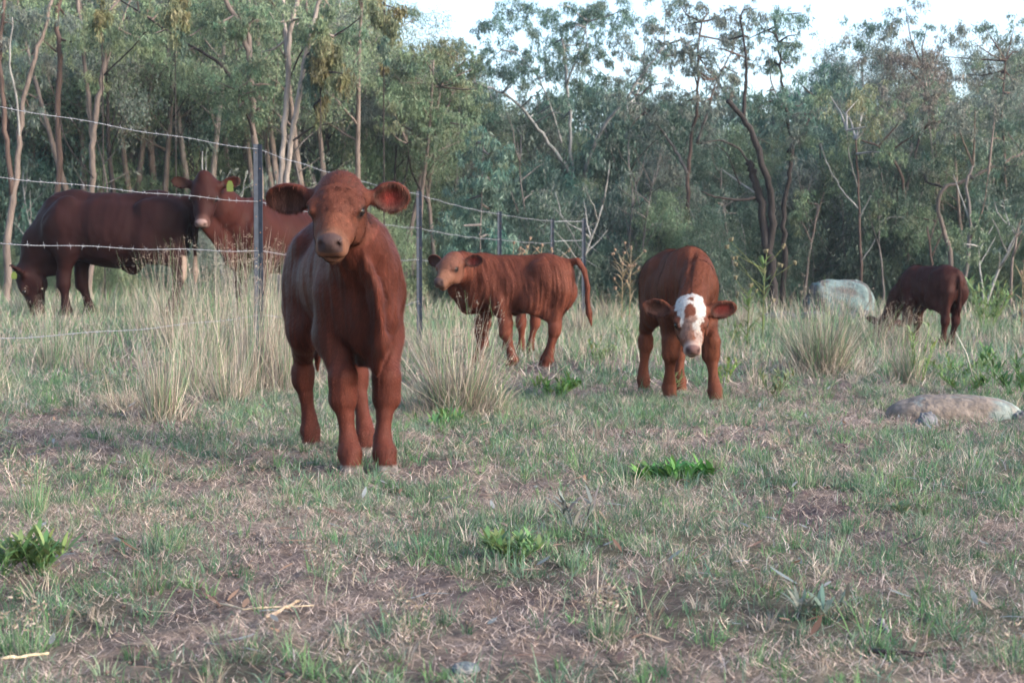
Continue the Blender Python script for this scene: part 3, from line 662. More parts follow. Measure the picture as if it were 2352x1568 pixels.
def bush(name, H, Wd, seed, leaf='mid', n=60, per=130, size=0.10, bark='grey', stems=5, hang=0.5):
    r_ = np.random.default_rng(seed); Tk = Geo(); Lf = Geo(); bc = np.array(BARK[bark]); ends = []
    for s in range(stems):
        az = r_.uniform(0, 2*PI); e = r_.uniform(0.9, 1.5)
        P, _ = limb(Tk, (r_.normal(0, .12), r_.normal(0, .12), -0.1), (math.cos(az)*math.cos(e), math.sin(az)*math.cos(e), math.sin(e)), H*r_.uniform(.7, .95), 0.035, 0.008, r_, 7, .3, .2, bc)
        ends += list(P[3:])
    z = r_.uniform(0.06, 1, n); a = r_.uniform(0, 2*PI, n); rr = Wd*0.5*np.sqrt(r_.random(n))*np.sin(np.clip(0.35+z*0.65, 0, 1)*PI)**0.5
    c = np.stack([rr*np.cos(a), rr*np.sin(a), z*H], 1); c = np.vstack([c, np.array(ends)]); rad = np.full(len(c), H*0.11)*r_.uniform(.6, 1.2, len(c))
    leaf_cloud(Lf, c, rad, int(per*1.7), LEAFC[leaf], size, size*0.19, r_=r_, hang=hang, flat=1.1)
    t = empty(name, (0, 0, 0)); Tk.build("trunk", M_bark, t); Lf.build("crown", M_leaf, t); return t
def bare(name, H, seed, bark):
    r_ = np.random.default_rng(seed); Tk = Geo(); Lf = Geo(); bc = np.array(BARK[bark]); e = []
    P, d = limb(Tk, (0, 0, -0.1), (r_.normal(0, .15), 0, 1), H, 0.028, 0.006, r_, 9, .3, .15, bc)
    for k in range(8):
        a = r_.uniform(0, 2*PI); Q, _ = limb(Tk, P[r_.integers(2, 9)], (math.cos(a), math.sin(a), r_.uniform(.3, 1.6)), H*r_.uniform(.15, .45), 0.012, 0.003, r_, 5, .5, .2, bc*r_.uniform(.8, 1.2)); e.append(Q[-1])
    leaf_cloud(Lf, np.array(e), np.full(len(e), .16), 22, LEAFC['grey'], .09, .018, r_=r_)
    t = empty(name, (0, 0, 0)); Tk.build("trunk", M_bark, t); Lf.build("leaves", M_leaf, t); return t
def traced(name, d, limbs, clumps, label, bark='grey', leaf='mid', per=110, size=0.085, seed=0, hang=0.4, depth=0.5, cat="tree", group=None, twig=True):
    """limbs: (points in measured pixels, width px start, end [, bark]); clumps: (px, py, radius px [, leaf])"""
    r_ = np.random.default_rng(seed+500); Tk = Geo(); s = F_PX/d; tips = []
    x0 = limbs[0][0][0]; p0 = ray(x0[0], x0[1], d); root = np.array([p0[0], d, float(gz(p0[0], d))])
    first = True
    for L in limbs:
        pts, w0, w1 = L[:3]; bk = np.array(BARK[L[3] if len(L) > 3 else bark]); P = []
        dy = 0.0; dr = r_.uniform(-1, 1)*depth
        for k, (px, py) in enumerate(pts):
            t = k/max(len(pts)-1, 1); p = ray(px, py, d+(0 if first else dr*t)); P.append(p)
        P = np.array(P)
        if first: P = np.vstack([[P[0][0], d, root[2]-0.15], P]) if P[0][2] > root[2]-0.1 else P
        m = max(8, len(P)*4); tt = np.linspace(0, len(P)-1, m); 
        # smooth the polyline
        Pi = np.stack([np.interp(tt, np.arange(len(P)), P[:, k]) for k in range(3)], 1)
        for _ in range(2): Pi[1:-1] = (Pi[:-2]+Pi[1:-1]*2+Pi[2:])/4
        Pi[1:-1] += r_.normal(0, w0/s*0.10, Pi[1:-1].shape)
        Tk.tube(Pi-root, np.linspace(w0, w1, m)/s/2*0.86*r_.uniform(0.92, 1.08, m), 8 if w0 > 8 else 6, col=bk*r_.uniform(.9, 1.1)); tips.append(Pi); first = False
    t_ = empty(name, root)
    if clumps:
        Lf = Geo(); cs = []; rs = []; cl = []; clumps = list(clumps)
        if cat == 'tree' and len(clumps) > 5:
            for L in limbs:
                pp = np.array(L[0], float); top_ = pp[:, 1].min()
                for q_ in range(7):
                    t = r_.uniform(0.45, 1.0)*(len(pp)-1); i_ = min(int(t), len(pp)-2); q = pp[i_]+(pp[i_+1]-pp[i_])*(t-i_)+r_.normal(0, 30, 2)
                    if q[1] < 330: clumps.append((q[0], q[1], r_.uniform(12, 30), clumps[r_.integers(0, len(clumps))][3] if len(clumps[0]) > 3 and len(clumps[r_.integers(0, 3)]) > 3 and False else leaf))
        for c in clumps:
            dy = r_.uniform(-1, 1)*depth*1.2; p = ray(c[0], c[1], d+dy); cs.append(p-root); rs.append(c[2]/s*0.62); cl.append(c[3] if len(c) > 3 else leaf)
            if twig:    # a twig from the nearest limb point
                A = np.concatenate(tips); i = np.argmin(np.linalg.norm(A-p, axis=1)); q = A[i]
                if 0.1 < np.linalg.norm(q-p) < 1.3: Tk.tube(np.array([q, (q+p)/2+r_.normal(0, .06, 3), p])-root, [0.022, 0.014, 0.006], 5, col=np.array(BARK[bark]), cap=False)
        cs = np.array(cs); rs = np.array(rs)
        # split every clump in smaller uneven ones
        cc = np.repeat(cs, 9, 0)+r_.normal(0, 0.85, (len(cs)*9, 3))*np.repeat(rs, 9)[:, None]*[1.15, 1.15, .8]; rr = np.repeat(rs, 9)*r_.uniform(.25, .75, len(cs)*9); ll = np.repeat(cl, 9)
        if cat == 'mistletoe': cc = np.repeat(cs, 9, 0)+r_.normal(0, 0.6, (len(cs)*9, 3))*np.repeat(rs, 9)[:, None]*[.75, .75, 1.5]; per = 260
        for lk in sorted(set(cl)):
            mk_ = ll == lk; pr = np.maximum((per*2.3*(rr[mk_]/0.22)**1.6).astype(int), 16); leaf_cloud(Lf, cc[mk_], rr[mk_], pr, LEAFC[lk], size, size*.19, r_=r_, hang=hang, droop=1.3 if cat == 'mistletoe' else 1.1)
        Lf.build("crown", M_leaf, t_)
    Tk.build("trunk", M_bark, t_); tag(t_, label, cat, group); return t_

def forest():
    # ---- trees that can be told apart, traced and set at their own distance
    traced("gum_tree", 23, [([(135, 640), (137, 440), (132, 260), (140, 130), (128, 40), (150, -40)], 19, 11), ([(133, 250), (150, 330), (215, 410)], 5, 3, 'dark'), ([(130, 120), (60, 60), (0, 25)], 6, 3)],
           [(80, 60, 60), (160, 30, 60), (190, 90, 45), (40, 120, 50), (100, -10, 60)], "straight reddish gum trunk behind the left cow's shoulder", 'red', 'light', seed=1)
    traced("gum_tree", 24, [([(205, 640), (213, 430), (212, 330), (222, 250), (238, 160), (250, 60), (272, -40)], 19, 9, 'tan'), ([(214, 330), (200, 200), (190, 90), (178, -20)], 13, 8), ([(230, 200), (262, 90), (300, 0)], 8, 4), ([(236, 175), (300, 115), (345, 60)], 5, 2, 'dark')],
           [(180, 40, 60), (260, 60, 70), (300, 20, 55), (330, 90, 45), (200, 160, 40)], "forked pinkish grey gum behind the left cow's back", 'tan', 'light', seed=2)
    traced("gum_tree", 21, [([(15, 640), (20, 520), (35, 400), (50, 290), (58, 200), (95, 100), (120, 0)], 22, 8, 'tan'), ([(28, 450), (15, 330), (5, 220), (0, 120), (10, 0)], 15, 8, 'red'), ([(45, 330), (40, 230), (20, 150), (28, 40)], 8, 4, 'white')],
           [(30, 60, 60), (90, 130, 60), (10, 190, 50), (110, 30, 60), (60, 250, 35)], "multi-stemmed peeling gum at the left edge of the picture", 'tan', 'grey', seed=3)
    traced("gum_tree", 22, [([(600, 620), (598, 400), (584, 330), (578, 220), (573, 130), (552, 60), (505, -20)], 20, 12, 'tan'), ([(573, 140), (570, 60), (574, -40)], 14, 9, 'tan'), ([(548, 200), (500, 140), (420, 95), (345, 45), (275, 0)], 9, 4, 'dark'), ([(585, 320), (548, 200)], 8, 7, 'dark')],
           [(470, 60, 60), (540, 20, 60), (610, 60, 55), (420, 140, 50), (500, 190, 50), (380, 40, 55)], "tall forked gum with a long dark dead limb reaching left", 'tan', 'mid', seed=4)
    traced("gum_tree", 21, [([(645, 600), (645, 420), (650, 330), (660, 220), (662, 110), (672, 40), (690, -40)], 17, 12, 'pale'), ([(660, 130), (655, 60), (648, -30)], 12, 8, 'pale'), ([(655, 200), (700, 100), (760, 80)], 5, 3, 'dark')],
           [(620, 30, 50), (680, 60, 40), (600, 120, 45)], "left stem of the pale twin gums behind the front calf", 'pale', 'mid', seed=5)
    traced("gum_tree", 21, [([(655, 600), (657, 400), (672, 300), (690, 200), (705, 110), (725, 40), (745, -40)], 17, 10, 'pale'), ([(665, 330), (720, 290), (775, 282)], 6, 2, 'dark'), ([(700, 130), (760, 90), (830, 40)], 6, 3, 'dark')],
           [(760, 20, 50), (800, 70, 40), (720, 60, 30)], "right stem of the pale twin gums leaning to the right", 'pale', 'mid', seed=6)
    traced("mistletoe_clump", 20.5, [([(735, 60), (745, 150), (735, 230)], 4, 2, 'dark')], [(740, 110, 50, 'yellow'), (760, 150, 46, 'olive'), (715, 180, 44, 'dark'), (745, 70, 40, 'olive'), (790, 170, 26, 'yellow'), (735, 230, 26, 'yellow'), (775, 110, 28, 'olive'), (715, 130, 26, 'dark'), (730, 270, 14, 'yellow')],
           "olive yellow mistletoe hanging right of the pale twin gums", 'dark', 'olive', seed=7, hang=0.9, depth=.3, cat="mistletoe")
    traced("mistletoe_clump", 20.5, [([(880, -20), (885, 60), (880, 120)], 4, 2, 'dark')], [(870, 20, 36, 'olive'), (895, 60, 34, 'olive'), (880, 105, 26, 'dark'), (910, 20, 30, 'yellow'), (884, 150, 13, 'yellow')],
           "olive mistletoe hanging against the sky above the front calf", 'dark', 'olive', seed=8, hang=0.9, depth=.3, cat="mistletoe")
    traced("mistletoe_clump", 21, [([(400, -20), (410, 60)], 4, 2, 'dark')], [(395, 20, 40, 'olive'), (420, 70, 30, 'dark'), (425, 20, 30, 'yellow')],
           "dark olive mistletoe hanging in the upper left canopy", 'dark', 'olive', seed=9, hang=0.9, depth=.3, cat="mistletoe")
    traced("mistletoe_clump", 21, [([(232, -20), (230, 50)], 4, 2, 'dark')], [(230, 25, 30, 'yellow'), (225, 60, 26, 'olive'), (235, 85, 18, 'dark')],
           "yellowish mistletoe between the forked trunks at the upper left", 'dark', 'olive', seed=31, hang=0.9, depth=.2, cat="mistletoe")
    traced("gum_tree", 27, [([(1000, 640), (990, 500), (975, 400), (960, 340), (945, 300)], 14, 6, 'tan'), ([(982, 450), (1000, 350), (1003, 280), (1010, 200)], 9, 5), ([(985, 470), (945, 400), (935, 330)], 7, 4, 'dark'), ([(1003, 300), (1040, 220), (1050, 140)], 6, 3)],
           [(960, 120, 60, 'olive'), (1010, 110, 60, 'olive'), (1060, 160, 55, 'olive'), (930, 190, 50), (1000, 190, 60, 'olive'), (1080, 220, 50), (960, 250, 55), (1040, 260, 55, 'olive'), (890, 230, 45), (1090, 290, 40), (910, 150, 40, 'dark'), (985, 320, 40)],
           "yellow-green crowned gum in the centre with thin stems", 'tan', 'mid', seed=10, depth=1.0)
    traced("gum_tree", 27, [([(915, 640), (912, 500), (905, 400), (915, 300)], 9, 5, 'dark'), ([(910, 480), (935, 390), (940, 330)], 6, 3)],
           [(850, 180, 50), (830, 100, 50), (870, 260, 55), (920, 300, 40), (800, 160, 45), (850, 330, 45)], "slim dark-stemmed gum between the twin gums and central crown", 'dark', 'grey', seed=11, depth=1.0)
    traced("sapling", 19, [([(1100, 640), (1105, 500), (1108, 400), (1110, 310)], 5, 2)], [(1105, 300, 26, 'blue'), (1095, 340, 40, 'blue'), (1130, 350, 38, 'blue'), (1080, 400, 44, 'blue'), (1130, 420, 46, 'blue'), (1070, 460, 50, 'blue'), (1130, 480, 50, 'blue'), (1040, 520, 50, 'blue'), (1100, 540, 60, 'blue'), (1150, 560, 50, 'blue'), (1050, 590, 50, 'blue')],
           "bushy blue-green gum sapling with a rounded top behind the fence", 'grey', 'blue', seed=12, hang=.4, depth=.5, per=150)
    traced("gum_tree", 31, [([(1330, 640), (1322, 520), (1316, 420), (1312, 330), (1308, 250), (1300, 170), (1290, 90)], 15, 6, 'white'), ([(1312, 400), (1275, 345), (1235, 295), (1190, 235), (1140, 205), (1090, 190)], 12, 4, 'white'), ([(1340, 420), (1352, 360), (1390, 285), (1430, 240), (1475, 170), (1525, 110)], 12, 4, 'white'), ([(1290, 330), (1270, 260), (1240, 180), (1185, 120)], 7, 3, 'white'), ([(1430, 240), (1460, 230), (1490, 150)], 6, 3, 'white'), ([(1300, 200), (1330, 120), (1350, 50)], 6, 3)],
           [(1110, 60, 40, 'blue'), (1160, 40, 50, 'blue'), (1210, 20, 50, 'blue'), (1140, 110, 45, 'blue'), (1180, 170, 55, 'dark'), (1240, 110, 60, 'blue'), (1300, 60, 40, 'blue'), (1290, 130, 55, 'blue'), (1350, 110, 50, 'dark'), (1340, 30, 40), (1400, 70, 45, 'blue'), (1130, 230, 55, 'dark'), (1230, 230, 50, 'dark'), (1380, 160, 40, 'dark'), (1440, 120, 50, 'grey'), (1500, 70, 45, 'grey'), (1530, 20, 45), (1440, 20, 40, 'blue'), (1330, 200, 50, 'dark'), (1270, 10, 45, 'blue'), (1480, 180, 40, 'grey'), (1200, 290, 50, 'dark'), (1145, 290, 40, 'brown'), (1420, 200, 36), (1290, 260, 36), (1240, 60, 40, 'blue'), (1375, 20, 40, 'blue'), (1100, 130, 34, 'dark')],
           "big gum with spreading white limbs and open crown left of centre sky", 'white', 'blue', seed=13, depth=1.5)
    traced("gum_tree", 26, [([(1577, 640), (1579, 540), (1580, 460), (1582, 380), (1594, 290), (1604, 200), (1602, 120), (1612, 50)], 15, 5, 'red'), ([(1580, 400), (1555, 350), (1520, 300), (1480, 255), (1450, 210)], 9, 3, 'grey'), ([(1600, 330), (1625, 260), (1640, 200), (1680, 120)], 8, 3, 'grey'), ([(1602, 200), (1590, 150), (1570, 90)], 5, 2), ([(1565, 520), (1555, 480), (1520, 450), (1480, 420)], 5, 2, 'white')],
           [(1560, 60, 40, 'grey'), (1610, 30, 40, 'grey'), (1530, 130, 40, 'grey'), (1480, 210, 40, 'grey'), (1580, 130, 36, 'grey'), (1640, 110, 40, 'grey'), (1690, 70, 40, 'grey'), (1650, 180, 40, 'brown'), (1570, 220, 40, 'grey'), (1510, 250, 34), (1660, 30, 36, 'grey'), (1530, 190, 30), (1620, 230, 34, 'grey'), (1450, 180, 30), (1560, 10, 40, 'grey')],
           "slender dark red trunk forking wide behind the white-faced calf", 'red', 'grey', seed=14, depth=1.0, per=80)
    traced("dead_tree", 24, [([(1775, 640), (1762, 560), (1745, 450), (1728, 400), (1718, 370)], 24, 20, 'dark'), ([(1764, 600), (1774, 500), (1770, 440), (1752, 370), (1728, 300), (1700, 262), (1672, 232)], 22, 13, 'dark'), ([(1706, 275), (1714, 190), (1712, 110), (1700, 40)], 11, 5, 'dark'), ([(1738, 455), (1690, 460), (1640, 452), (1610, 440)], 9, 3, 'dark'), ([(1722, 380), (1700, 340), (1650, 320), (1610, 330)], 7, 3, 'dark'), ([(1745, 450), (1700, 420), (1660, 390)], 6, 2, 'white'), ([(1700, 425), (1670, 350), (1640, 330)], 4, 2, 'dark')],
           [(1690, 40, 38, 'grey'), (1720, 90, 30, 'grey'), (1740, 20, 38, 'grey'), (1670, 90, 30, 'grey')], "blackened broken tree with a jagged snapped limb right of centre", 'dark', 'grey', seed=15, depth=.6, per=70)
    traced("gum_tree", 26, [([(1800, 640), (1800, 540), (1802, 460), (1815, 390), (1822, 330), (1808, 270), (1797, 200), (1790, 120), (1776, 40)], 17, 5, 'dark'), ([(1808, 350), (1850, 290), (1880, 230)], 7, 3, 'dark'), ([(1797, 250), (1770, 190), (1765, 120)], 5, 2, 'grey')],
           [(1800, 30, 38, 'blue'), (1840, 30, 36, 'blue'), (1780, 80, 28, 'blue'), (1830, 80, 30), (1870, 250, 40, 'grey'), (1850, 310, 40, 'grey'), (1780, 250, 36, 'dark'), (1760, 210, 30, 'dark'), (1740, 250, 36, 'dark')], "crooked dark-limbed gum just right of the blackened tree", 'dark', 'blue', seed=16, depth=.8, per=80)
    traced("gum_sapling", 24.5, [([(1980, 660), (1976, 560), (1973, 470), (1970, 400), (1966, 320)], 9, 4, 'red'), ([(1972, 480), (1935, 440), (1900, 380), (1885, 330)], 5, 2, 'white'), ([(1974, 500), (1990, 470), (2000, 450)], 4, 2, 'white'), ([(1970, 430), (1950, 360), (1945, 300)], 4, 2, 'white'), ([(1978, 600), (2000, 570), (2010, 550)], 4, 2, 'white')],
           [(1970, 230, 50, 'olive'), (2010, 200, 50, 'olive'), (1930, 250, 44, 'mid'), (1990, 290, 44, 'olive'), (2040, 260, 44, 'mid'), (1900, 210, 40, 'mid'), (1880, 330, 36), (2040, 350, 40)], "white-stemmed sapling rising behind the lichen boulder", 'white', 'mid', seed=17, depth=.7, per=80)
    traced("gum_tree", 27, [([(2085, 660), (2083, 560), (2080, 480), (2075, 420), (2060, 370), (2010, 330), (1975, 320)], 13, 4, 'red'), ([(2078, 450), (2110, 330), (2125, 250), (2120, 160)], 9, 3, 'dark'), ([(2082, 500), (2045, 498), (2018, 512)], 3, 6, 'white')],
           [(2060, 140, 55, 'brown'), (2110, 130, 55, 'brown'), (2010, 110, 50, 'grey'), (2160, 170, 50, 'brown'), (2090, 220, 60, 'brown'), (2150, 260, 50, 'grey'), (2050, 60, 40, 'grey'), (2130, 60, 36, 'blue'), (1960, 100, 44, 'blue'), (1930, 150, 44, 'blue'), (2000, 50, 40, 'blue'), (2080, 20, 34, 'grey')], "brownish crowned gum with a red trunk left of the grazing calf", 'red', 'brown', seed=18, depth=1.2, per=85)
    traced("gum_tree", 25, [([(2190, 660), (2180, 560), (2150, 480), (2165, 430), (2215, 415), (2290, 380), (2352, 350)], 14, 7, 'tan'), ([(2165, 430), (2130, 420), (2120, 400)], 7, 4, 'dark')],
           [(2250, 330, 55, 'dark'), (2310, 300, 55, 'dark'), (2200, 350, 50, 'dark'), (2340, 380, 50, 'dark'), (2270, 430, 45, 'dark')], "gum with a heavy bough sweeping up to the right edge", 'tan', 'dark', seed=19, depth=.8)
    traced("gum_tree", 23, [([(2215, 680), (2222, 600), (2230, 500), (2218, 420), (2235, 380)], 12, 6, 'grey'), ([(2232, 520), (2200, 430), (2190, 400)], 4, 2, 'white'), ([(2225, 560), (2260, 480), (2270, 400)], 4, 2, 'red')],
           [(2240, 250, 50, 'grey'), (2290, 220, 50, 'grey'), (2200, 290, 45, 'grey'), (2340, 200, 50, 'grey')], "grey trunk just right of the grazing calf", 'tan', 'grey', seed=20, depth=.8)
    traced("gum_tree", 28, [([(2290, 680), (2300, 560), (2310, 400), (2300, 250), (2310, 140)], 12, 4, 'red')],
           [(2180, 80, 44, 'grey'), (2240, 100, 50, 'grey'), (2290, 90, 50, 'grey'), (2340, 120, 50, 'grey'), (2220, 170, 50, 'grey'), (2290, 170, 55, 'brown'), (2350, 230, 50, 'brown'), (2330, 60, 34, 'blue'), (2170, 130, 36, 'blue'), (2260, 60, 30, 'blue')], "tall thin-crowned gum at the right edge of the picture", 'red', 'grey', seed=21, depth=1.2, per=75)
    for k, (x, y0, x1, y1, w_, bk, d) in enumerate(((430, 640, 425, 130, 9, 'grey', 33), (480, 640, 490, 250, 9, 'tan', 34), (300, 640, 262, 260, 9, 'white', 33), (340, 640, 375, 330, 7, 'dark', 35), (700, 640, 720, 380, 9, 'dark', 34), (790, 640, 770, 330, 8, 'tan', 36), (845, 640, 848, 260, 9, 'grey', 35), (1195, 640, 1180, 400, 12, 'dark', 30), (1215, 640, 1255, 480, 9, 'dark', 28), (1390, 640, 1400, 520, 8, 'grey', 30), (1690, 640, 1660, 470, 8, 'grey', 26), (1850, 640, 1880, 470, 9, 'tan', 27), (1905, 640, 1925, 430, 8, 'dark', 30), (2030, 660, 2020, 480, 7, 'grey', 26), (2140, 660, 2130, 520, 9, 'red', 25), (2260, 680, 2250, 540, 6, 'white', 23), (2320, 680, 2345, 500, 10, 'tan', 24), (90, 640, 75, 300, 9, 'grey', 33), (250, 640, 262, 450, 6, 'white', 31), (1620, 640, 1640, 500, 6, 'white', 28))):
        r_ = np.random.default_rng(900+k); m = ((x+x1)/2+r_.uniform(-10, 10), (y0+y1)/2)
        places = ("thin grey stem in the trees above the gap between the two cows", "thin tan stem left of the facing cow's ears", "whitish slim trunk behind the left cow's rump", "dark slanting stem behind the left cow's tail", "dark forked stem above the front calf's left ear", "tan stem just above the front calf's head", "straight grey stem right of the front calf's head", "dark leaning trunk right of the blue-green sapling", "dark slanting trunk above the side-on calf's rump", "grey stem behind the fence corner", "grey leaning stem left of the blackened tree", "tan leaning stem above the big rounded tussock", "dark leaning stem above the boulder's left side", "grey stem right of the boulder", "red trunk just above the grazing calf's shoulder", "bare white sapling stem right of the grazing calf's rump", "tan trunk at the right edge above the weeds", "slim grey trunk between the left edge and the straight reddish gum", "whitish stem rising behind the left cow's hip", "bare white stem right of the white-faced calf's back")
        traced("slim_tree", d, [([(x, y0), m, (x1, y1)], w_, w_*0.5, bk), ([m, (m[0]+r_.choice([-1, 1])*r_.uniform(25, 45), m[1]-r_.uniform(50, 90))], w_*.5, 1.5, bk), ([((x1+m[0])/2, (y1+m[1])/2), (x1+r_.uniform(-40, 40), y1-r_.uniform(10, 50))], w_*.45, 1.5, bk)],
               [(x1+r_.uniform(-30, 30), y1-20, 38), (x1+r_.uniform(-50, 50), y1+20, 32)], places[k], bk, r_.choice(['mid', 'grey', 'dark', 'light']), seed=40+k, depth=.6)
    # ---- the rest of the wood: a few kinds of tree, copied
    poles = [gum("gum_tree", 9.5, 0.11, 111, 0.5, 0.26, 70, 'pale', 'light', nb=8, fork=1), gum("gum_tree", 9.5, 0.13, 112, 0.45, 0.26, 70, 'tan', 'mid', nb=6, fork=2), gum("gum_tree", 9.0, 0.10, 113, 0.5, 0.28, 70, 'dark', 'grey', nb=8)]
    stems = [bare("sapling", 2.4, 301, 'white'), bare("sapling", 2.8, 302, 'grey')]
    kinds = [gum("gum_tree", 9.0, 0.15, 101, 0.40, 0.30, 120, 'tan', 'mid'), gum("gum_tree", 10.0, 0.16, 102, 0.45, 0.28, 110, 'grey', 'grey', fork=2, nb=6),
             gum("gum_tree", 8.0, 0.12, 103, 0.30, 0.33, 130, 'grey', 'dark', nb=11), gum("gum_tree", 9.5, 0.14, 104, 0.35, 0.28, 120, 'white', 'light', nb=10), gum("gum_tree", 8.5, 0.13, 105, 0.35, 0.30, 120, 'dark', 'blue', nb=10)]
    bushes = [bush("shrub", 3.2, 2.8, 201, 'mid', 75, 130), bush("shrub", 2.4, 2.4, 202, 'blue', 60, 130), bush("shrub", 3.6, 2.6, 203, 'dark', 80, 130), bush("shrub", 2.8, 2.8, 204, 'grey', 70, 120), bush("shrub", 3.0, 2.4, 205, 'light', 70, 120)]
    r_ = np.random.default_rng(77); used = set()
    def place(pool, ki, x, y, s, label, cat, group):
        if y < 27 and abs(x/y*F_PX+CXP-1925) < 170: y = 27.5
        src = pool[ki]; key = (id(pool), ki)
        o = src if key not in used else copy_tree(src); used.add(key)
        o.location = (x, y, float(gz(x, y))-0.05); o.rotation_euler = (0, 0, r_.uniform(0, 2*PI)); o.scale = (s*r_.uniform(.9, 1.15),)*2+(s,)
        tag(o, label, cat, group)
    # canopy row: (px, distance, height in measured px above the horizon line)
    def top_h(px, d, ypx): return (HOR-ypx)*d/F_PX+CAM_H
    def prof(px):     # how high the solid backdrop reaches in the picture
        return np.interp(px, [-300, 0, 450, 800, 880, 940, 1040, 1080, 1180, 1300, 1420, 1500, 1600, 1700, 1850, 1900, 2000, 2150, 2352, 2700],
                             [-160, -160, -90, -60, 50, 120, 80, 180, 270, 320, 350, 350, 310, 280, 290, 190, 120, 130, 120, 110])
    reg = lambda px: 0 if px < 800 else (1 if px < 1550 else 2)
    RG = ("behind the two cows", "behind the fence corner", "beyond the boulder")
    KA = ("tan-trunked gum", "forked grey gum with grey-green leaves", "dark green gum branching low", "white-trunked gum with light green leaves", "dark-trunked gum with bluish leaves")
    BA = ("mid green shrub", "bluish green shrub", "dark green shrub", "grey-green shrub", "light green shrub")
    PA = ("pale slim gum", "tan forked slim gum", "dark slim gum")
    for row, (d0, step, fac) in enumerate(((30, 95, 0.80), (33, 105, 0.9), (37, 90, 1.0), (43, 80, 1.0))):
        px = -260+row*37
        while px < 2620:
            d = d0+r_.uniform(-2, 2); yt = prof(px)+r_.uniform(-10, 50)+(1-fac)*250; h = top_h(px, d, yt)*1.08
            ki = int(r_.choice([0, 3, 1, 4, 2], p=[.3, .3, .2, .1, .1])) if px < 900 else int(r_.choice([1, 2, 4, 0], p=[.3, .3, .25, .15]))
            x = (px-CXP)*d/F_PX; H0 = (9.0, 10.0, 8.0, 9.5, 8.5)[ki]
            place(kinds, ki, x, d, h/H0, KA[ki]+" massed in the wood "+RG[reg(px)], "tree", KA[ki]+"s in the wood "+RG[reg(px)]); px += step*r_.uniform(.75, 1.25)
    for k in range(46):
        px = r_.uniform(-150, 1000) if k < 30 else r_.uniform(1000, 2500); d = r_.uniform(25.5, 31); ki = int(r_.integers(0, 3)); yt = min(prof(px), 300)+r_.uniform(-60, 60)
        if k >= 30: yt = prof(px)+r_.uniform(20, 120)
        place(poles, ki, (px-CXP)*d/F_PX, d, top_h(px, d, yt)/9.0, PA[ki]+" at the front of the wood "+RG[reg(px)], "tree", PA[ki]+"s at the front of the wood "+RG[reg(px)])
    for k in range(34):     # thin grey and white stems standing in front of the scrub
        px = r_.uniform(1120, 2400) if k < 24 else r_.uniform(-50, 1000); d = r_.uniform(24.3, 26.5); ki = int(r_.integers(0, 2))
        place(stems, ki, (px-CXP)*d/F_PX, d, r_.uniform(.6, 1.25), ("bare whitish sapling ", "bare grey sapling ")[ki]+RG[reg(px)], "sapling", ("bare whitish saplings ", "bare grey saplings ")[ki]+RG[reg(px)])
    for row, (d0, step, hm) in enumerate(((25.5, 120, 1.9), (28, 90, 2.9), (32, 85, 4.0), (36, 80, 4.8), (41, 80, 5.4))):
        px = -260+row*23
        while px < 2620:
            d = d0+r_.uniform(-1.5, 1.5); ki = int(r_.choice(5, p=[.3, .15, .1, .15, .3])) if px < 900 else int(r_.choice(5, p=[.25, .27, .38, .08, .02]))
            h = hm*(r_.uniform(.45, 1.15) if px < 900 else r_.uniform(.65, 1.15)); x = (px-CXP)*d/F_PX; H0 = (3.2, 2.4, 3.6, 2.8, 3.0)[ki]
            place(bushes, ki, x, d, h/H0, BA[ki]+" of the undergrowth "+RG[reg(px)], "shrub", BA[ki]+"s of the undergrowth "+RG[reg(px)]); px += step*r_.uniform(.7, 1.3)
if 'notree' not in DEV: forest()
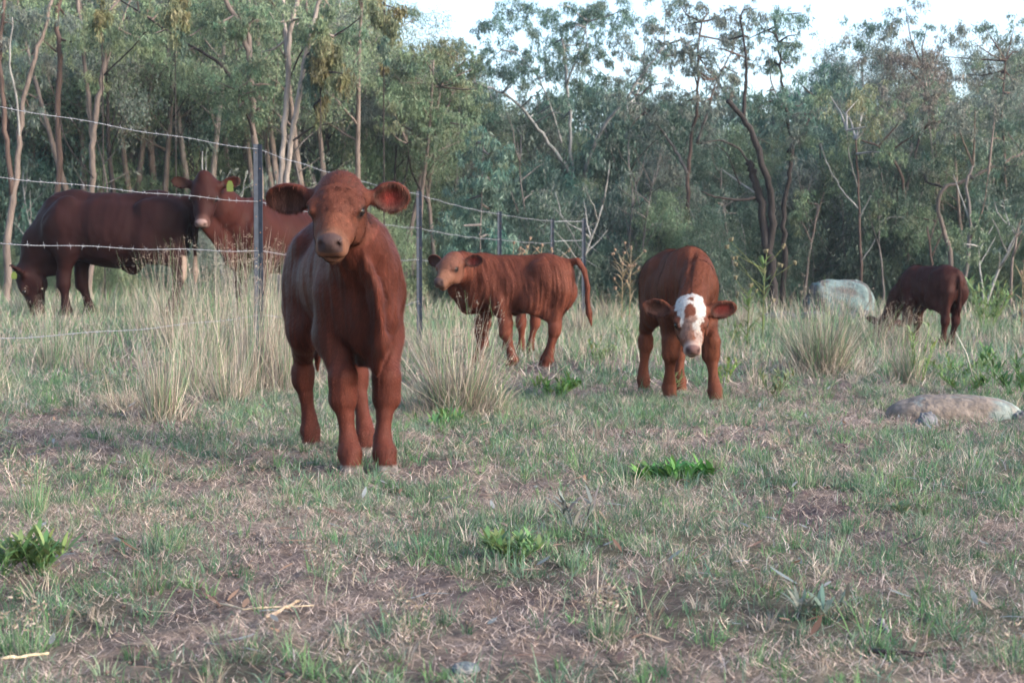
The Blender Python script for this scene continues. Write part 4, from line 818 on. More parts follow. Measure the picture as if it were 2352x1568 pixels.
# ------------------------------------------------------------------ cattle: one continuous surface from a smooth union of shaped volumes
def smin(a, b, k):
    h = np.clip(0.5+0.5*(b-a)/k, 0, 1); return b*(1-h)+a*h - k*h*(1-h)
def frame(f, u=(0, 0, 1)):
    f = nrmz(f); l = nrmz(np.cross(u, f)); u2 = np.cross(f, l); return np.stack([f, l, u2], 1)   # columns: forward, left, up
class Sdf:
    def __init__(s, lo, hi, h):
        s.lo = np.array(lo, float); s.h = h; s.n = (np.ceil((np.array(hi)-s.lo)/h)+1).astype(int)
        s.D = np.full(s.n, 0.25, np.float32)
        s.ax = [(s.lo[k]+h*np.arange(s.n[k])).astype(np.float32) for k in range(3)]
    def box(s, lo, hi):
        a = np.clip(((np.array(lo)-s.lo)/s.h).astype(int), 0, s.n-1); b = np.clip(((np.array(hi)-s.lo)/s.h).astype(int)+2, 0, s.n)
        sl = tuple(slice(a[k], b[k]) for k in range(3))
        P = np.stack(np.meshgrid(*[s.ax[k][sl[k]] for k in range(3)], indexing='ij'), -1); return sl, P
    def _ell(s, c, r, Rm, mg):
        c = np.array(c, float); m = max(r)+mg; sl, P = s.box(c-m, c+m)
        q = (P-c.astype(np.float32)) @ Rm.astype(np.float32)
        r = np.array(r, np.float32); k0 = np.linalg.norm(q/r, axis=-1); k1 = np.linalg.norm(q/(r*r), axis=-1)+1e-6
        return sl, k0*(k0-1)/k1
    def el(s, c, r, k=0.03, Rm=np.eye(3)):
        sl, d = s._ell(c, r, Rm, 3*k+0.02); s.D[sl] = smin(s.D[sl], d, k)
    def cut(s, c, r, k=0.006, Rm=np.eye(3)):
        sl, d = s._ell(c, r, Rm, 0.02); s.D[sl] = -smin(-s.D[sl], d, k)
    def rc(s, a, b, ra, rb, k=0.03, n=None, flat=1.0):
        a = np.array(a, float); b = np.array(b, float); m = max(ra, rb)+3*k+0.02
        sl, P = s.box(np.minimum(a, b)-m, np.maximum(a, b)+m)
        ab = (b-a).astype(np.float32); q = P-a.astype(np.float32); t = np.clip((q@ab)/max(float(ab@ab), 1e-9), 0, 1)
        q = q - t[..., None]*ab
        if n is not None:
            n = nrmz(n).astype(np.float32); cn = q@n; q = q + cn[..., None]*n*(1/flat-1)
        d = np.linalg.norm(q, axis=-1)-(ra+(rb-ra)*t)
        if n is not None: d = d*flat**0.5
        s.D[sl] = smin(s.D[sl], d, k)
    def chain(s, pts, rs, k=0.02, n=None, flat=1.0):
        for i in range(len(pts)-1): s.rc(pts[i], pts[i+1], rs[i], rs[i+1], k, n, flat)
    def mesh(s):
        D = s.D; S = D < 0; a = np.zeros(tuple(np.array(D.shape)-1), np.int8); offs = [(i, j, k) for i in (0, 1) for j in (0, 1) for k in (0, 1)]
        sub = lambda A, o: A[o[0]:A.shape[0]-1+o[0], o[1]:A.shape[1]-1+o[1], o[2]:A.shape[2]-1+o[2]]
        for o in offs: a += sub(S, o)
        mask = (a > 0) & (a < 8); ii = np.argwhere(mask); idx = np.full(mask.shape, -1, np.int64); idx[mask] = np.arange(len(ii))
        pos = np.zeros((len(ii), 3)); cnt = np.zeros(len(ii))
        for o in offs:
            for ax in range(3):
                if o[ax]: continue
                p = np.array(o); q = p.copy(); q[ax] = 1
                d0 = D[tuple((ii+p).T)]; d1 = D[tuple((ii+q).T)]; cr = (d0 < 0) != (d1 < 0)
                t = np.where(cr, d0/np.where(cr, d0-d1, 1), 0)
                pos += cr[:, None]*(p + t[:, None]*(q-p)); cnt += cr
        V = s.lo + s.h*(ii+pos/cnt[:, None]); Fs = []
        for ax in range(3):
            b, c = (ax+1) % 3, (ax+2) % 3
            s0 = [slice(None)]*3; s1 = [slice(None)]*3; s0[ax] = slice(0, -1); s1[ax] = slice(1, None)
            A = S[tuple(s0)]; B = S[tuple(s1)]; e = np.argwhere(A != B)
            ok = (e[:, b] > 0) & (e[:, c] > 0) & (e[:, b] < mask.shape[b]) & (e[:, c] < mask.shape[c]); e = e[ok]
            ins = A[tuple(e.T)]
            vb = np.zeros(3, int); vb[b] = 1; vc = np.zeros(3, int); vc[c] = 1
            q = np.stack([idx[tuple((e-vb-vc).T)], idx[tuple((e-vc).T)], idx[tuple(e.T)], idx[tuple((e-vb).T)]], 1)
            q[~ins] = q[~ins][:, ::-1]; Fs.append(q)
        Fq = np.concatenate(Fs); Fq = Fq[(Fq >= 0).all(1)]
        # two passes of gentle smoothing take the grid marks out
        for _ in range(2):
            acc = np.zeros_like(V); cn = np.zeros(len(V))
            for i in range(4):
                A_, B_ = Fq[:, i], Fq[:, (i+1) % 4]
                for k in range(3):
                    acc[:, k] += np.bincount(A_, V[B_, k], len(V)) + np.bincount(B_, V[A_, k], len(V))
                cn += np.bincount(A_, minlength=len(V)) + np.bincount(B_, minlength=len(V))
            V = V*0.5 + 0.5*acc/np.maximum(cn, 1)[:, None]
        return V, Fq

def head(S, O, f, up, sc, long=1.0, ears=None, k=1.0, adult=False):
    """O: centre of the skull; returns the head frame and the eye places"""
    M = frame(f, up); O = np.array(O, float)
    P = lambda a, l, u: O + M @ (np.array([a*(long if a > 0.05 else 1), l, u])*sc)
    r = lambda *v: np.array(v)*sc
    k = 0.03*sc
    S.el(P(-0.012, 0, 0.012), r(0.098, 0.084, 0.080), k, M)
    S.el(P(0.03, 0, 0.040), r(0.078, 0.070, 0.047), k, M)
    S.el(P(-0.055, 0, 0.045 if not adult else 0.07), r(0.052, 0.062 if not adult else .045, 0.048), k, M)
    for s in (-1, 1):
        S.el(P(0.056, s*0.066, 0.033), r(0.036, 0.026, 0.028), 0.02*sc, M)          # brow and orbit
        S.el(P(0.03, s*0.046, -0.045), r(0.075, 0.030, 0.058), k, M)                # jowl
        S.el(P(0.115, s*0.040, -0.018), r(0.06, 0.022, 0.030), 0.02*sc, M)          # cheek bone
    if not adult:
        for s in (-1, 1): S.rc(P(0.052, s*0.080, 0.046), P(0.094, s*0.070, 0.040), 0.0095*sc, 0.0075*sc, 0.010*sc)      # upper lid
    S.rc(P(0.05, 0, 0.010), P(0.19, 0, -0.006), 0.062*sc, 0.037*sc, k)
    S.rc(P(0.02, 0, -0.055), P(0.185, 0, -0.050), 0.045*sc, 0.028*sc, 0.022*sc)
    S.el(P(0.205, 0, -0.008), r(0.034, 0.041, 0.032), 0.02*sc, M)                   # muzzle
    S.el(P(0.222, 0, 0.006), r(0.024, 0.035, 0.023), 0.012*sc, M)                    # nose pad
    for s in (-1, 1): S.el(P(0.200, s*0.029, -0.030), r(0.032, 0.019, 0.022), 0.014*sc, M)   # lip
    S.el(P(0.186, 0, -0.060), r(0.034, 0.030, 0.018), 0.012*sc, M)                  # chin
    q = 6
    for i in range(q+1):                                                             # mouth line round the muzzle
        t = -1+2*i/q; a = 0.226-0.055*abs(t)**1.8; S.cut(P(a+.006, t*0.047, -0.047-0.004*abs(t)), r(0.014, 0.013, 0.0035), 0.003*sc, M)
    for s in (-1, 1):
        T = M @ np.array(Matrix.Rotation(s*0.5, 3, 'X'))
        S.cut(P(0.243, s*0.027, 0.004), r(0.020, 0.0095, 0.0145), 0.004*sc, T)
        S.cut(P(0.076, s*0.090, 0.027), r(0.020, 0.012, 0.0145), 0.006*sc, M)       # eye socket
    inner = []
    for s, sp in zip((-1, 1), ears or ({}, {})):
        out, upw, fwd = sp.get('dir', (1.0, 0.02, -0.05)); L = sp.get('len', 0.155)*sc; W = sp.get('w', 0.105)*sc
        open_ = sp.get('open', (0.85, 0.0, 0.4))
        e = nrmz(M @ np.array([fwd, s*out, upw])); nf = M @ np.array(open_); nf = nrmz(nf - e*(nf@e)); wv = np.cross(nf, e)
        Rm = np.stack([e, wv, nf], 1)
        rt = P(-0.035, s*0.070, 0.016)
        S.rc(rt, rt+e*0.045*sc, 0.030*sc, 0.020*sc, 0.02*sc)
        c = rt + e*(0.030*sc+L*0.5)
        S.el(c, np.array([L*0.54, W*0.5, 0.026*sc]), 0.014*sc, Rm)
        S.cut(c+nf*0.020*sc+e*0.006*sc, np.array([L*0.50, W*0.45, 0.027*sc]), 0.006*sc, Rm)
        inner.append((c, Rm, L, W))
    eyes = [(P(0.070, s*0.0735, 0.027), 0.0170*sc, s) for s in (-1, 1)]
    return dict(O=O, M=M, sc=sc, long=long, eyes=eyes, inner=inner)

def calf_legs(F, k=0.022, sc=1.0):
    """generic calf joints with the feet moved to F = {'fl','fr','hl','hr'} -> (x,y[,lift])"""
    L = {}
    for key, s in (('fl', 1), ('fr', -1)):
        x, y = F[key][:2]; dx = x-0.26
        L[key] = [(0.20, s*0.095, 0.60), (0.175+dx*0.1, s*0.098, 0.46), (0.245+dx*0.5, (y+s*0.09)/2, 0.285), (0.25+dx*0.85, y, 0.115), (x+0.002, y, 0.075), (x+0.02, y, 0.03)]
    for key, s in (('hl', 1), ('hr', -1)):
        x, y = F[key][:2]; dx = x+0.30
        L[key] = [(-0.27, s*0.085, 0.62), (-0.19+dx*0.3, s*0.105, 0.47), (-0.345+dx*0.7, (y+s*0.09)/2, 0.30), (-0.315+dx*0.95, y, 0.12), (x, y, 0.078), (x+0.018, y, 0.03)]
    return L
def do_legs(S, L, adult=False):
    k = 0.02
    for key, J in L.items():
        fr = key[0] == 'f'; a = 1.0
        if not adult:
            rs = [0.080, 0.063, 0.050, 0.0265, 0.0365, 0.034] if fr else [0.102, 0.077, 0.045, 0.0255, 0.0345, 0.033]
        else:
            rs = [0.17, 0.125, 0.072, 0.041, 0.054, 0.056] if fr else [0.20, 0.17, 0.070, 0.040, 0.052, 0.056]
        J = [np.array(j, float) for j in J]; m = 1.0 if not adult else 1.55
        mid = J[2]*0.5+J[3]*0.5
        if fr:
            S.rc(J[0], J[1], rs[0], rs[1], 0.04*m, (0, 1, 0), 0.72); S.rc(J[1], J[2]+[0, 0, 0.05*m], rs[1], rs[2]*0.92, 0.035*m, (0, 1, 0), 0.88)
            S.rc(J[2]+[0.004, 0, 0.035*m], J[2]+[0.003, 0, -0.03*m], rs[2]*1.02, rs[2]*0.95, 0.02*m)
        else:
            S.rc(J[0], J[1], rs[0], rs[1], 0.05*m, (0, 1, 0), 0.72); S.rc(J[1], J[2]+[0.01, 0, 0.06*m], rs[1], rs[2]*0.95, 0.04*m, (0, 1, 0), 0.75)
            S.rc(J[0]+[-0.10*m, 0, -0.08*m], J[2]+[-0.005, 0, 0.08*m], 0.075*m, 0.038*m, 0.045*m, (0, 1, 0), 0.8)
            S.rc(J[2], J[2]+[-0.022*m, 0, 0.035*m], rs[2]*0.9, rs[2]*0.62, 0.015*m, (0, 1, 0), 0.8)   # point of the hock
            S.rc(J[2], J[2]+[0.006, 0, -0.03*m], rs[2], rs[2]*0.88, 0.02*m)
        S.rc(J[2]+[0, 0, -0.035*m], mid, rs[2]*0.85, rs[3], 0.018*m); S.rc(mid, J[3], rs[3]*0.97, rs[3]*1.05, 0.015)
        S.rc(J[3], J[4], rs[3]*1.05, rs[4]*1.06, 0.018*m)
        S.rc(J[4]+[-0.004, 0, 0], J[5]+[0, 0, 0.012*m], rs[4]*1.05, rs[5]*0.98, 0.012*m)
        for s in (-1, 1):                                       # two claws
            S.rc(J[5]+[0.004*m, s*0.017*m, -0.002*m], J[5]+[0.022*m, s*0.017*m, -0.022*m], 0.023*m, 0.019*m, 0.006)
        for s in (-1, 1): S.el(J[4]+[-0.036*m, s*0.012*m, -0.004], (0.010*m, 0.008*m, 0.012*m), 0.006)

def calf_body(S0, L, neck, hd, dewlap=True, tail=None, belly=0.0, lift=0.0):
    class W:
        pass
    S = W(); zf = lambda c: (c[0], c[1], c[2]+lift*min(max((c[2]-.40)/.35, 0), 1.1))
    S.el = lambda c, r, k=0.03, Rm=np.eye(3): S0.el(zf(c), (r[0], r[1], r[2]*(1+lift*1.3)), k, Rm)
    S.rc = lambda a, b, *q: S0.rc(zf(a), zf(b), *q)
    S.el((0.02, 0, 0.595-belly*.5), (0.34, 0.134, 0.182+belly*.6), 0.05)
    S.el((-0.10, 0, 0.55-belly), (0.25, 0.138, 0.160+belly*.4), 0.05)
    S.el((0.24, 0, 0.585), (0.165, 0.113, 0.190), 0.05)
    S.el((0.31, 0, 0.50), (0.085, 0.072, 0.115), 0.05)
    for s in (-1, 1):
        Rm = np.array(Matrix.Rotation(R(-22), 3, 'Y'))
        S.el((0.215, s*0.074, 0.60), (0.105, 0.054, 0.19), 0.035, Rm)
        S.el((-0.27, s*0.076, 0.59), (0.15, 0.075, 0.165), 0.04)
        S.el((-0.215, s*0.105, 0.705), (0.05, 0.035, 0.04), 0.035)
        S.el((-0.37, s*0.055, 0.55), (0.06, 0.06, 0.13), 0.035)
    S.rc((0.20, 0, 0.745), (0.02, 0, 0.715), 0.060, 0.062, 0.05); S.rc((0.02, 0, 0.715), (-0.24, 0, 0.735), 0.062, 0.07, 0.05)
    S.el((-0.29, 0, 0.665), (0.155, 0.125, 0.125), 0.05)
    S.el((-0.39, 0, 0.735), (0.045, 0.03, 0.03), 0.03)
    b, m_, e = [np.array(p, float) for p in neck]; S = S0
    S.rc(b, m_, 0.135, 0.105, 0.055, np.cross(m_-b, [0, 0, 1]), 0.78)
    S.rc(m_, e, 0.105, 0.078, 0.05, np.cross(e-b, [0, 0, 1]), 0.85)
    do_legs(S, L)
    if dewlap:
        for (p, q, ra, rb) in dewlap: S.rc(p, q, ra, rb, 0.014, (0, 1, 0), 0.42)
    if tail is not None:
        rs = np.linspace(0.024, 0.013, len(tail)); rs[-3:] = (0.017, 0.022, 0.006); S.chain(tail, rs, 0.012)
    S.el((-0.02, 0, 0.405), (0.03, 0.018, 0.035), 0.02)

def cow_body(S, L, neck, tail=None, lower=True, dew=()):
    S.el((0.05, 0, 0.93), (0.62, 0.31, 0.345), 0.09)
    S.el((-0.12, 0, 0.86), (0.50, 0.33, 0.32), 0.09)
    S.el((0.50, 0, 0.92), (0.26, 0.22, 0.33), 0.09)
    S.el((0.60, 0, 0.78), (0.14, 0.12, 0.2), 0.08)
    S.el((0.40, 0, 1.22), (0.22, 0.075, 0.11), 0.09)
    for s in (-1, 1):
        Rm = np.array(Matrix.Rotation(R(-22), 3, 'Y'))
        S.el((0.46, s*0.17, 0.98), (0.16, 0.09, 0.30), 0.06, Rm)
        S.el((-0.56, s*0.14, 0.95), (0.25, 0.13, 0.27), 0.07)
        S.el((-0.42, s*0.19, 1.15), (0.09, 0.05, 0.06), 0.08)
        S.el((-0.74, s*0.10, 1.0), (0.08, 0.07, 0.14), 0.05)
    S.rc((0.35, 0, 1.21), (0.0, 0, 1.19), 0.085, 0.085, 0.08); S.rc((0.0, 0, 1.19), (-0.5, 0, 1.23), 0.085, 0.10, 0.08)
    S.el((-0.58, 0, 1.08), (0.26, 0.20, 0.20), 0.08); S.el((-0.76, 0, 1.22), (0.07, 0.045, 0.045), 0.05)
    b, m_, e = [np.array(p, float) for p in neck]
    S.rc(b, m_, 0.25, 0.19, 0.1, np.cross(m_-b, [0, 0, 1]), 0.62); S.rc(m_, e, 0.19, 0.135, 0.08, np.cross(e-b, [0, 0, 1]), 0.7)
    do_legs(S, L, True)
    S.el((-0.22, 0, 0.56), (0.10, 0.06, 0.09), 0.06)
    for (p, q, ra, rb) in dew: S.rc(p, q, ra, rb, 0.04, (0, 1, 0), 0.4)
    if tail is not None:
        rs = np.linspace(0.040, 0.02, len(tail)); rs[-3:] = (0.022, 0.038, 0.01); S.chain(tail, rs, 0.02)

def vert_normals(V, Fq):
    n = np.cross(V[Fq[:, 2]]-V[Fq[:, 0]], V[Fq[:, 3]]-V[Fq[:, 1]]); vn = np.zeros_like(V)
    for i in range(4):
        for k in range(3): vn[:, k] += np.bincount(Fq[:, i], n[:, k], len(V))
    return vn/(np.linalg.norm(vn, axis=1)[:, None]+1e-12)

def colour(V, H, base, face, hoofz, kind='red', blaze=False, lighter=None, tailtip=None):
    n = len(V); col = np.tile(np.array(base, float), (n, 1))
    nz = fbm(V[:, 0]*9+V[:, 1]*5+3, V[:, 2]*7+V[:, 1]*6, 5, 3)[:, None]; col *= (0.86+0.28*nz)
    q = (V-H['O'])@H['M']/H['sc']; a, l, u = q.T; a = np.where(a > .05, a/H['long'], a)
    hd = sst(a, -0.13, 0.03)*(1-sst(np.abs(l), 0.085, 0.11))*(np.abs(l) < 0.11)*(np.abs(u) < 0.12)*(a < 0.28)
    inface = hd[:, None]
    col = col*(1-inface)+np.array(face)*(0.9+0.2*nz)*inface
    if blaze:
        hd = (hd > 0.02)*1.0
        nn = (fbm(l*40+9, a*40+4, 8, 3)-0.5)*0.03
        l2 = l+nn; a2 = a+nn
        ridge = (u > -0.045)
        white = ridge & (a2 > -0.10) & (np.abs(l2) < 0.074-0.25*np.clip(a2-0.0, 0, 0.08)) & (a2 < 0.10)
        white |= ridge & (a2 >= 0.04) & (a2 < 0.16) & (np.abs(l2-0.026) < 0.019)
        white |= (a2 > 0.12) & (a2 < 0.19) & (l2 > 0.018) & (l2 < 0.052) & (u > -.05)
        patch = ((a2-0.045)/0.062)**2+((l2+0.010)/0.032)**2 < 1
        patch |= ((a2-0.125)/0.05)**2+((l2+0.022)/0.028)**2 < 1
        patch |= ((a2+0.045)/0.013)**2+((l2-0.004)/0.018)**2 < 1
        eye = ((a2-0.085)/0.052)**2+((np.abs(l2)-0.080)/0.026)**2 < 1
        white &= ~patch; white &= ~eye
        wv = white & (hd > 0.2)
        wn = sst(fbm(l[wv]*160+5, a[wv]*90, 12, 2), 0.2, 0.42)[:, None]; col[wv] = np.array([0.38, 0.365, 0.355])*(0.55+0.45*wn)+np.array([0.16, .08, .055])*(0.45-.45*wn)
        pale = (patch & ~white & (hd > .3) & (a2 > 0.06)); col[pale] = col[pale]*0.75+np.array((0.5, 0.4, 0.36))*0.25
    if kind == 'red':
        lowf = (sst(a, 0.05, 0.16)*(1-sst(u, 0.0, 0.04)*(a < .12))*(hd > 0)*0.55)[:, None]; col = col*(1-lowf)+np.array(face)*np.array([1.5, 1.65, 1.5])*lowf
    mz = sst(a, 0.165, 0.20)*(hd > 0); ring = np.array([0.13, 0.066, 0.045]) if not blaze else np.array([0.33, 0.26, 0.23])
    if kind == 'dark': ring = np.array([0.07, 0.035, 0.03])
    col = col*(1-(mz*0.75)[:, None])+ring*(mz*0.75)[:, None]
    pad = (a > 0.212) & (u > -0.032) & (np.abs(l) < 0.044) & (hd > 0)
    padc = np.array([0.055, 0.036, 0.036]) if not blaze else np.array([0.12, 0.07, 0.066])
    if kind == 'dark': padc = np.array([0.20, 0.135, 0.125])
    pad2 = (sst(a, 0.205, 0.216)*sst(u, -0.026, -0.017)*(1-sst(np.abs(l), 0.034, 0.042))*(hd > 0))[:, None]
    col = col*(1-pad2)+padc*pad2
    nos = (sst(a, 0.20, 0.225)*np.clip(1-np.hypot((np.abs(l)-0.027)/0.013, (u-0.004)/0.015), 0, 1))[:, None]**0.5*(hd > 0)[:, None]
    col = col*(1-nos*0.85)+np.array([0.03, 0.018, 0.018])*nos*0.85
    mo = ((a > 0.15) & (hd > 0) & (np.abs(u+0.047) < 0.0045)); col[mo] *= 0.35
    for (c, r, s) in H['eyes']:
        d = np.linalg.norm(V-c, axis=1)/H['sc']; m = (1-sst(d, 0.021, 0.031))[:, None]; col = col*(1-m)+np.array([0.03, 0.018, 0.016])*m
    for ei, (c, Rm, L_, W) in enumerate(H['inner']):
        p = (V-c)@Rm; e = (p[:, 0]/(L_*0.5))**2+(p[:, 1]/(W*0.45))**2; m = ((e < 0.95) & (p[:, 2] > -0.026*H['sc']) & (np.abs(p[:, 0]) < L_*.56) & (p[:, 2] < 0.03*H['sc']) & (p[:, 0] > -L_*.55))
        vn = H['vn']@Rm[:, 2] > 0.25; m &= vn
        ic = np.array([0.10, 0.016, 0.014]) if ei else np.array([0.06, 0.028, 0.022]); core = np.clip(1-e*1.6, 0, 1)[:, None]  # left ear's red core has the glow of light through it painted in
        cc = np.array([0.048, 0.020, 0.016])*(1-core)+ic*core
        if kind == 'dark': cc = cc*0.6
        col[m] = cc[m]
    hz = hoofz
    m = V[:, 2] < hz; hc = np.array([0.11, 0.098, 0.092]); front = sst(V[:, 2], hz, hz*0.4)[:, None]
    col[m] = (hc*(0.8+0.9*vnoise(V[:, 0]*60, V[:, 1]*60, 4)[:, None]))[m]
    if tailtip is not None:
        m = (V[:, 0] < tailtip[0]) & (V[:, 2] < tailtip[1]) & (V[:, 2] > .3); col[m] = (0.22, 0.165, 0.14)
    return col

def fur(V, Fq, vn, col, H, n, length, width, name='hair', parent=None, hoofz=0.04, legz=0.36, tuft=None, sc=1.0, sf=60, bodydir=(-0.35, 0, -0.95)):
    A = V[Fq[:, 0]]; B = V[Fq[:, 1]]; Cc = V[Fq[:, 2]]; D = V[Fq[:, 3]]
    ar = np.linalg.norm(np.cross(Cc-A, D-B), axis=1); f = rng.choice(len(Fq), n, p=ar/ar.sum())
    u, v = rng.random(n)[:, None], rng.random(n)[:, None]
    mixv = lambda X: X[Fq[f, 0]]*(1-u)*(1-v)+X[Fq[f, 1]]*u*(1-v)+X[Fq[f, 2]]*u*v+X[Fq[f, 3]]*(1-u)*v
    P = mixv(V); nn = mixv(vn); nn /= np.linalg.norm(nn, axis=1)[:, None]; cc = mixv(col)
    q = (P-H['O'])@H['M']/H['sc']; a, l, uu = q.T; a = np.where(a > .05, a/H['long'], a)
    head_ = (a > -0.10) & (a < 0.28) & (np.abs(l) < 0.10) & (np.abs(uu) < 0.12)
    keep = P[:, 2] > hoofz
    keep &= ~(head_ & (a > 0.203) & (uu > -0.045))
    for (c, r, s) in H['eyes']: keep &= np.linalg.norm(P-c, axis=1) > 0.026*H['sc']
    P, nn, cc, head_, a, l, uu = P[keep], nn[keep], cc[keep], head_[keep], a[keep], l[keep], uu[keep]; n = len(P)
    base = np.tile(np.array(bodydir), (n, 1)); base[:, 0] += (fbm(P[:, 0]*6, P[:, 2]*6, 71, 2)-0.5)*0.7; base[:, 1] += (fbm(P[:, 1]*9+P[:, 0]*4, P[:, 2]*7, 72, 2)-0.5)*0.6
    wh = np.stack([(a-0.02)*1.0, l*1.2, np.zeros(n)], 1); wh[:, 0] = np.where(a > 0.02, 0.08, wh[:, 0]-0.02)
    wh = wh/(np.linalg.norm(wh, axis=1)[:, None]+1e-6); wh += rng.normal(0, 0.25, (n, 3))
    wh += np.stack([fbm(l*40, a*40, 73, 2)-0.5, fbm(l*40+8, a*40, 74, 2)-0.5, 0*a], 1)*1.6
    base[head_] = (wh@H['M'].T)[head_]
    base += rng.normal(0, 0.13, (n, 3))
    t = base-(base*nn).sum(1)[:, None]*nn; t /= np.linalg.norm(t, axis=1)[:, None]+1e-6
    ln = length*rng.uniform(0.55, 1.25, n)*(0.8+0.5*fbm(P[:, 0]*12, P[:, 2]*12, 75, 2))
    ln = np.where(head_, ln*0.55, ln); ln = np.where(P[:, 2] < legz, ln*0.6, ln)
    if tuft is not None:
        for (c, r, mul) in tuft: ln = np.where(np.linalg.norm(P-np.array(c), axis=1) < r, ln*mul, ln)
    lift = np.where(rng.random(n) < 0.10, rng.uniform(0.3, 0.9, n), rng.uniform(0.06, 0.30, n))[:, None]
    d = t*(1-lift*0.4)+nn*lift; d /= np.linalg.norm(d, axis=1)[:, None]
    side = np.cross(nn, d); side /= np.linalg.norm(side, axis=1)[:, None]+1e-6
    w_ = (width*rng.uniform(0.6, 1.3, n))[:, None]
    Vv = np.stack([P+side*w_*0.5-nn*0.001, P-side*w_*0.5-nn*0.001, P+d*ln[:, None]-nn*ln[:, None]*0.04], 1).reshape(-1, 3)
    stk = np.where(head_, fbm(a*75+l*30, l*95, 79, 2)*1.3-.15, fbm(P[:, 0]*sf+P[:, 1]*sf*1.15, P[:, 2]*8+P[:, 0]*5, 76, 3))
    var = np.exp(rng.normal(0, 0.26, (n, 1)))*(0.35+1.3*stk[:, None]); c3 = np.repeat(cc*var*1.06, 3, axis=0)
    nm = nn*1.0 + side*(rng.normal(0, 0.25, n)+(stk-0.5)*2.0)[:, None] + d*0.12; nm /= np.linalg.norm(nm, axis=1)[:, None]
    return mk(name, Vv, np.arange(n*3).reshape(-1, 3), M_fur, parent, c3, True, np.repeat(nm, 3, axis=0))

def eye_mesh(c, r, M, s, parent):
    G = Geo(); nu, nv = 14, 10
    th = np.linspace(0, 2*PI, nu, endpoint=False); ph = np.linspace(0.02, PI-0.02, nv)
    V = np.stack([np.outer(np.sin(ph), np.cos(th)), np.outer(np.sin(ph), np.sin(th)), np.outer(np.cos(ph), np.ones(nu))], -1).reshape(-1, 3)*r*np.array([1, 0.92, 1])
    i = np.arange(nv-1)[:, None]*nu; j = np.arange(nu)[None, :]; j2 = (j+1) % nu
    G.add(V@M.T+c, np.stack([i+j, i+j2, i+nu+j2, i+nu+j], -1).reshape(-1, 4)[:, ::-1])
    return G.build("eye", M_eye, parent)

def eartag(c, M, w, h, parent):
    xs_ = [-.25, .25, .5, .5, .32, -.32, -.5, -.5]; zs_ = [1, 1, .62, 0, -.05, -.05, 0, .62]
    V = np.array([[0.002*s, x*w, (z-1)*h] for s in (1, -1) for x, z in zip(xs_, zs_)])@M.T+c
    G = Geo(); n = 8; G.add(V, [[i, (i+1) % n, n+(i+1) % n, n+i] for i in range(n)], [[0, i, i+1] for i in range(1, n-1)]+[[n, n+i+1, n+i] for i in range(1, n-1)], (0.12, 0.16, 0.03))
    return G.build("ear_tag", M_tag, parent, smooth=False)

def put_cattle(name, label, cat, loc, F, S, H, base, face, hoofz, nfur=0, flen=0.014, fw=0.0011, blaze=False, kind='red', group=None, tuft=None, tailtip=None, furargs={}):
    V, Fq = S.mesh(); vn = vert_normals(V, Fq); H['vn'] = vn
    # low creases and muscle relief
    d = (fbm(V[:, 0]*10, V[:, 2]*6+V[:, 1]*9, 15, 3)-0.5)*0.012*(1 if kind != 'dark' else 1.8); V = V+vn*d[:, None]*np.clip(V[:, 2:3]*2, 0.1, 1)
    fm = sst(V[:, 0], 0.20, 0.34)*sst(V[:, 2], 0.38, 0.5) if kind != 'dark' else sst(V[:, 0], 0.4, 0.6)*sst(V[:, 2], 0.6, 0.8)
    q_ = (V-H['O'])@H['M']/H['sc']; fm = fm*(1-((q_[:, 0] > -0.09) & (np.abs(q_[:, 1]) < .3) & (np.abs(q_[:, 2]) < .2)))
    k_ = 1.0 if kind != 'dark' else 0.5
    V = V+vn*(np.abs(fbm(V[:, 1]*26*k_+V[:, 0]*9*k_, V[:, 2]*3.5*k_, 19, 3)-0.5)*-0.030/k_*fm)[:, None]
    vn = vert_normals(V, Fq); H['vn'] = vn
    col = colour(V, H, base, face, hoofz, kind, blaze, tailtip=tailtip)
    rz = math.atan2(F[1], F[0]); t = empty(name, loc, rz)
    o = mk("body", V, Fq, M_hide, t, col)
    for (c, r, s) in H['eyes']: eye_mesh(c, r, H['M'], s, t)
    if nfur: fur(V, Fq, vn, col, H, int(nfur*(0.4 if 'fast' in DEV else 1)), flen, fw, parent=t, hoofz=hoofz, tuft=tuft, **furargs)
    tag(t, label, cat, group); return t

RED = (0.078, 0.0230, 0.0162); RED2 = (0.110, 0.0345, 0.0220); DARK = (0.019, 0.0070, 0.0068)
def loc3(x, y, dz=0): return (x, y, float(gz(x, y))+dz)

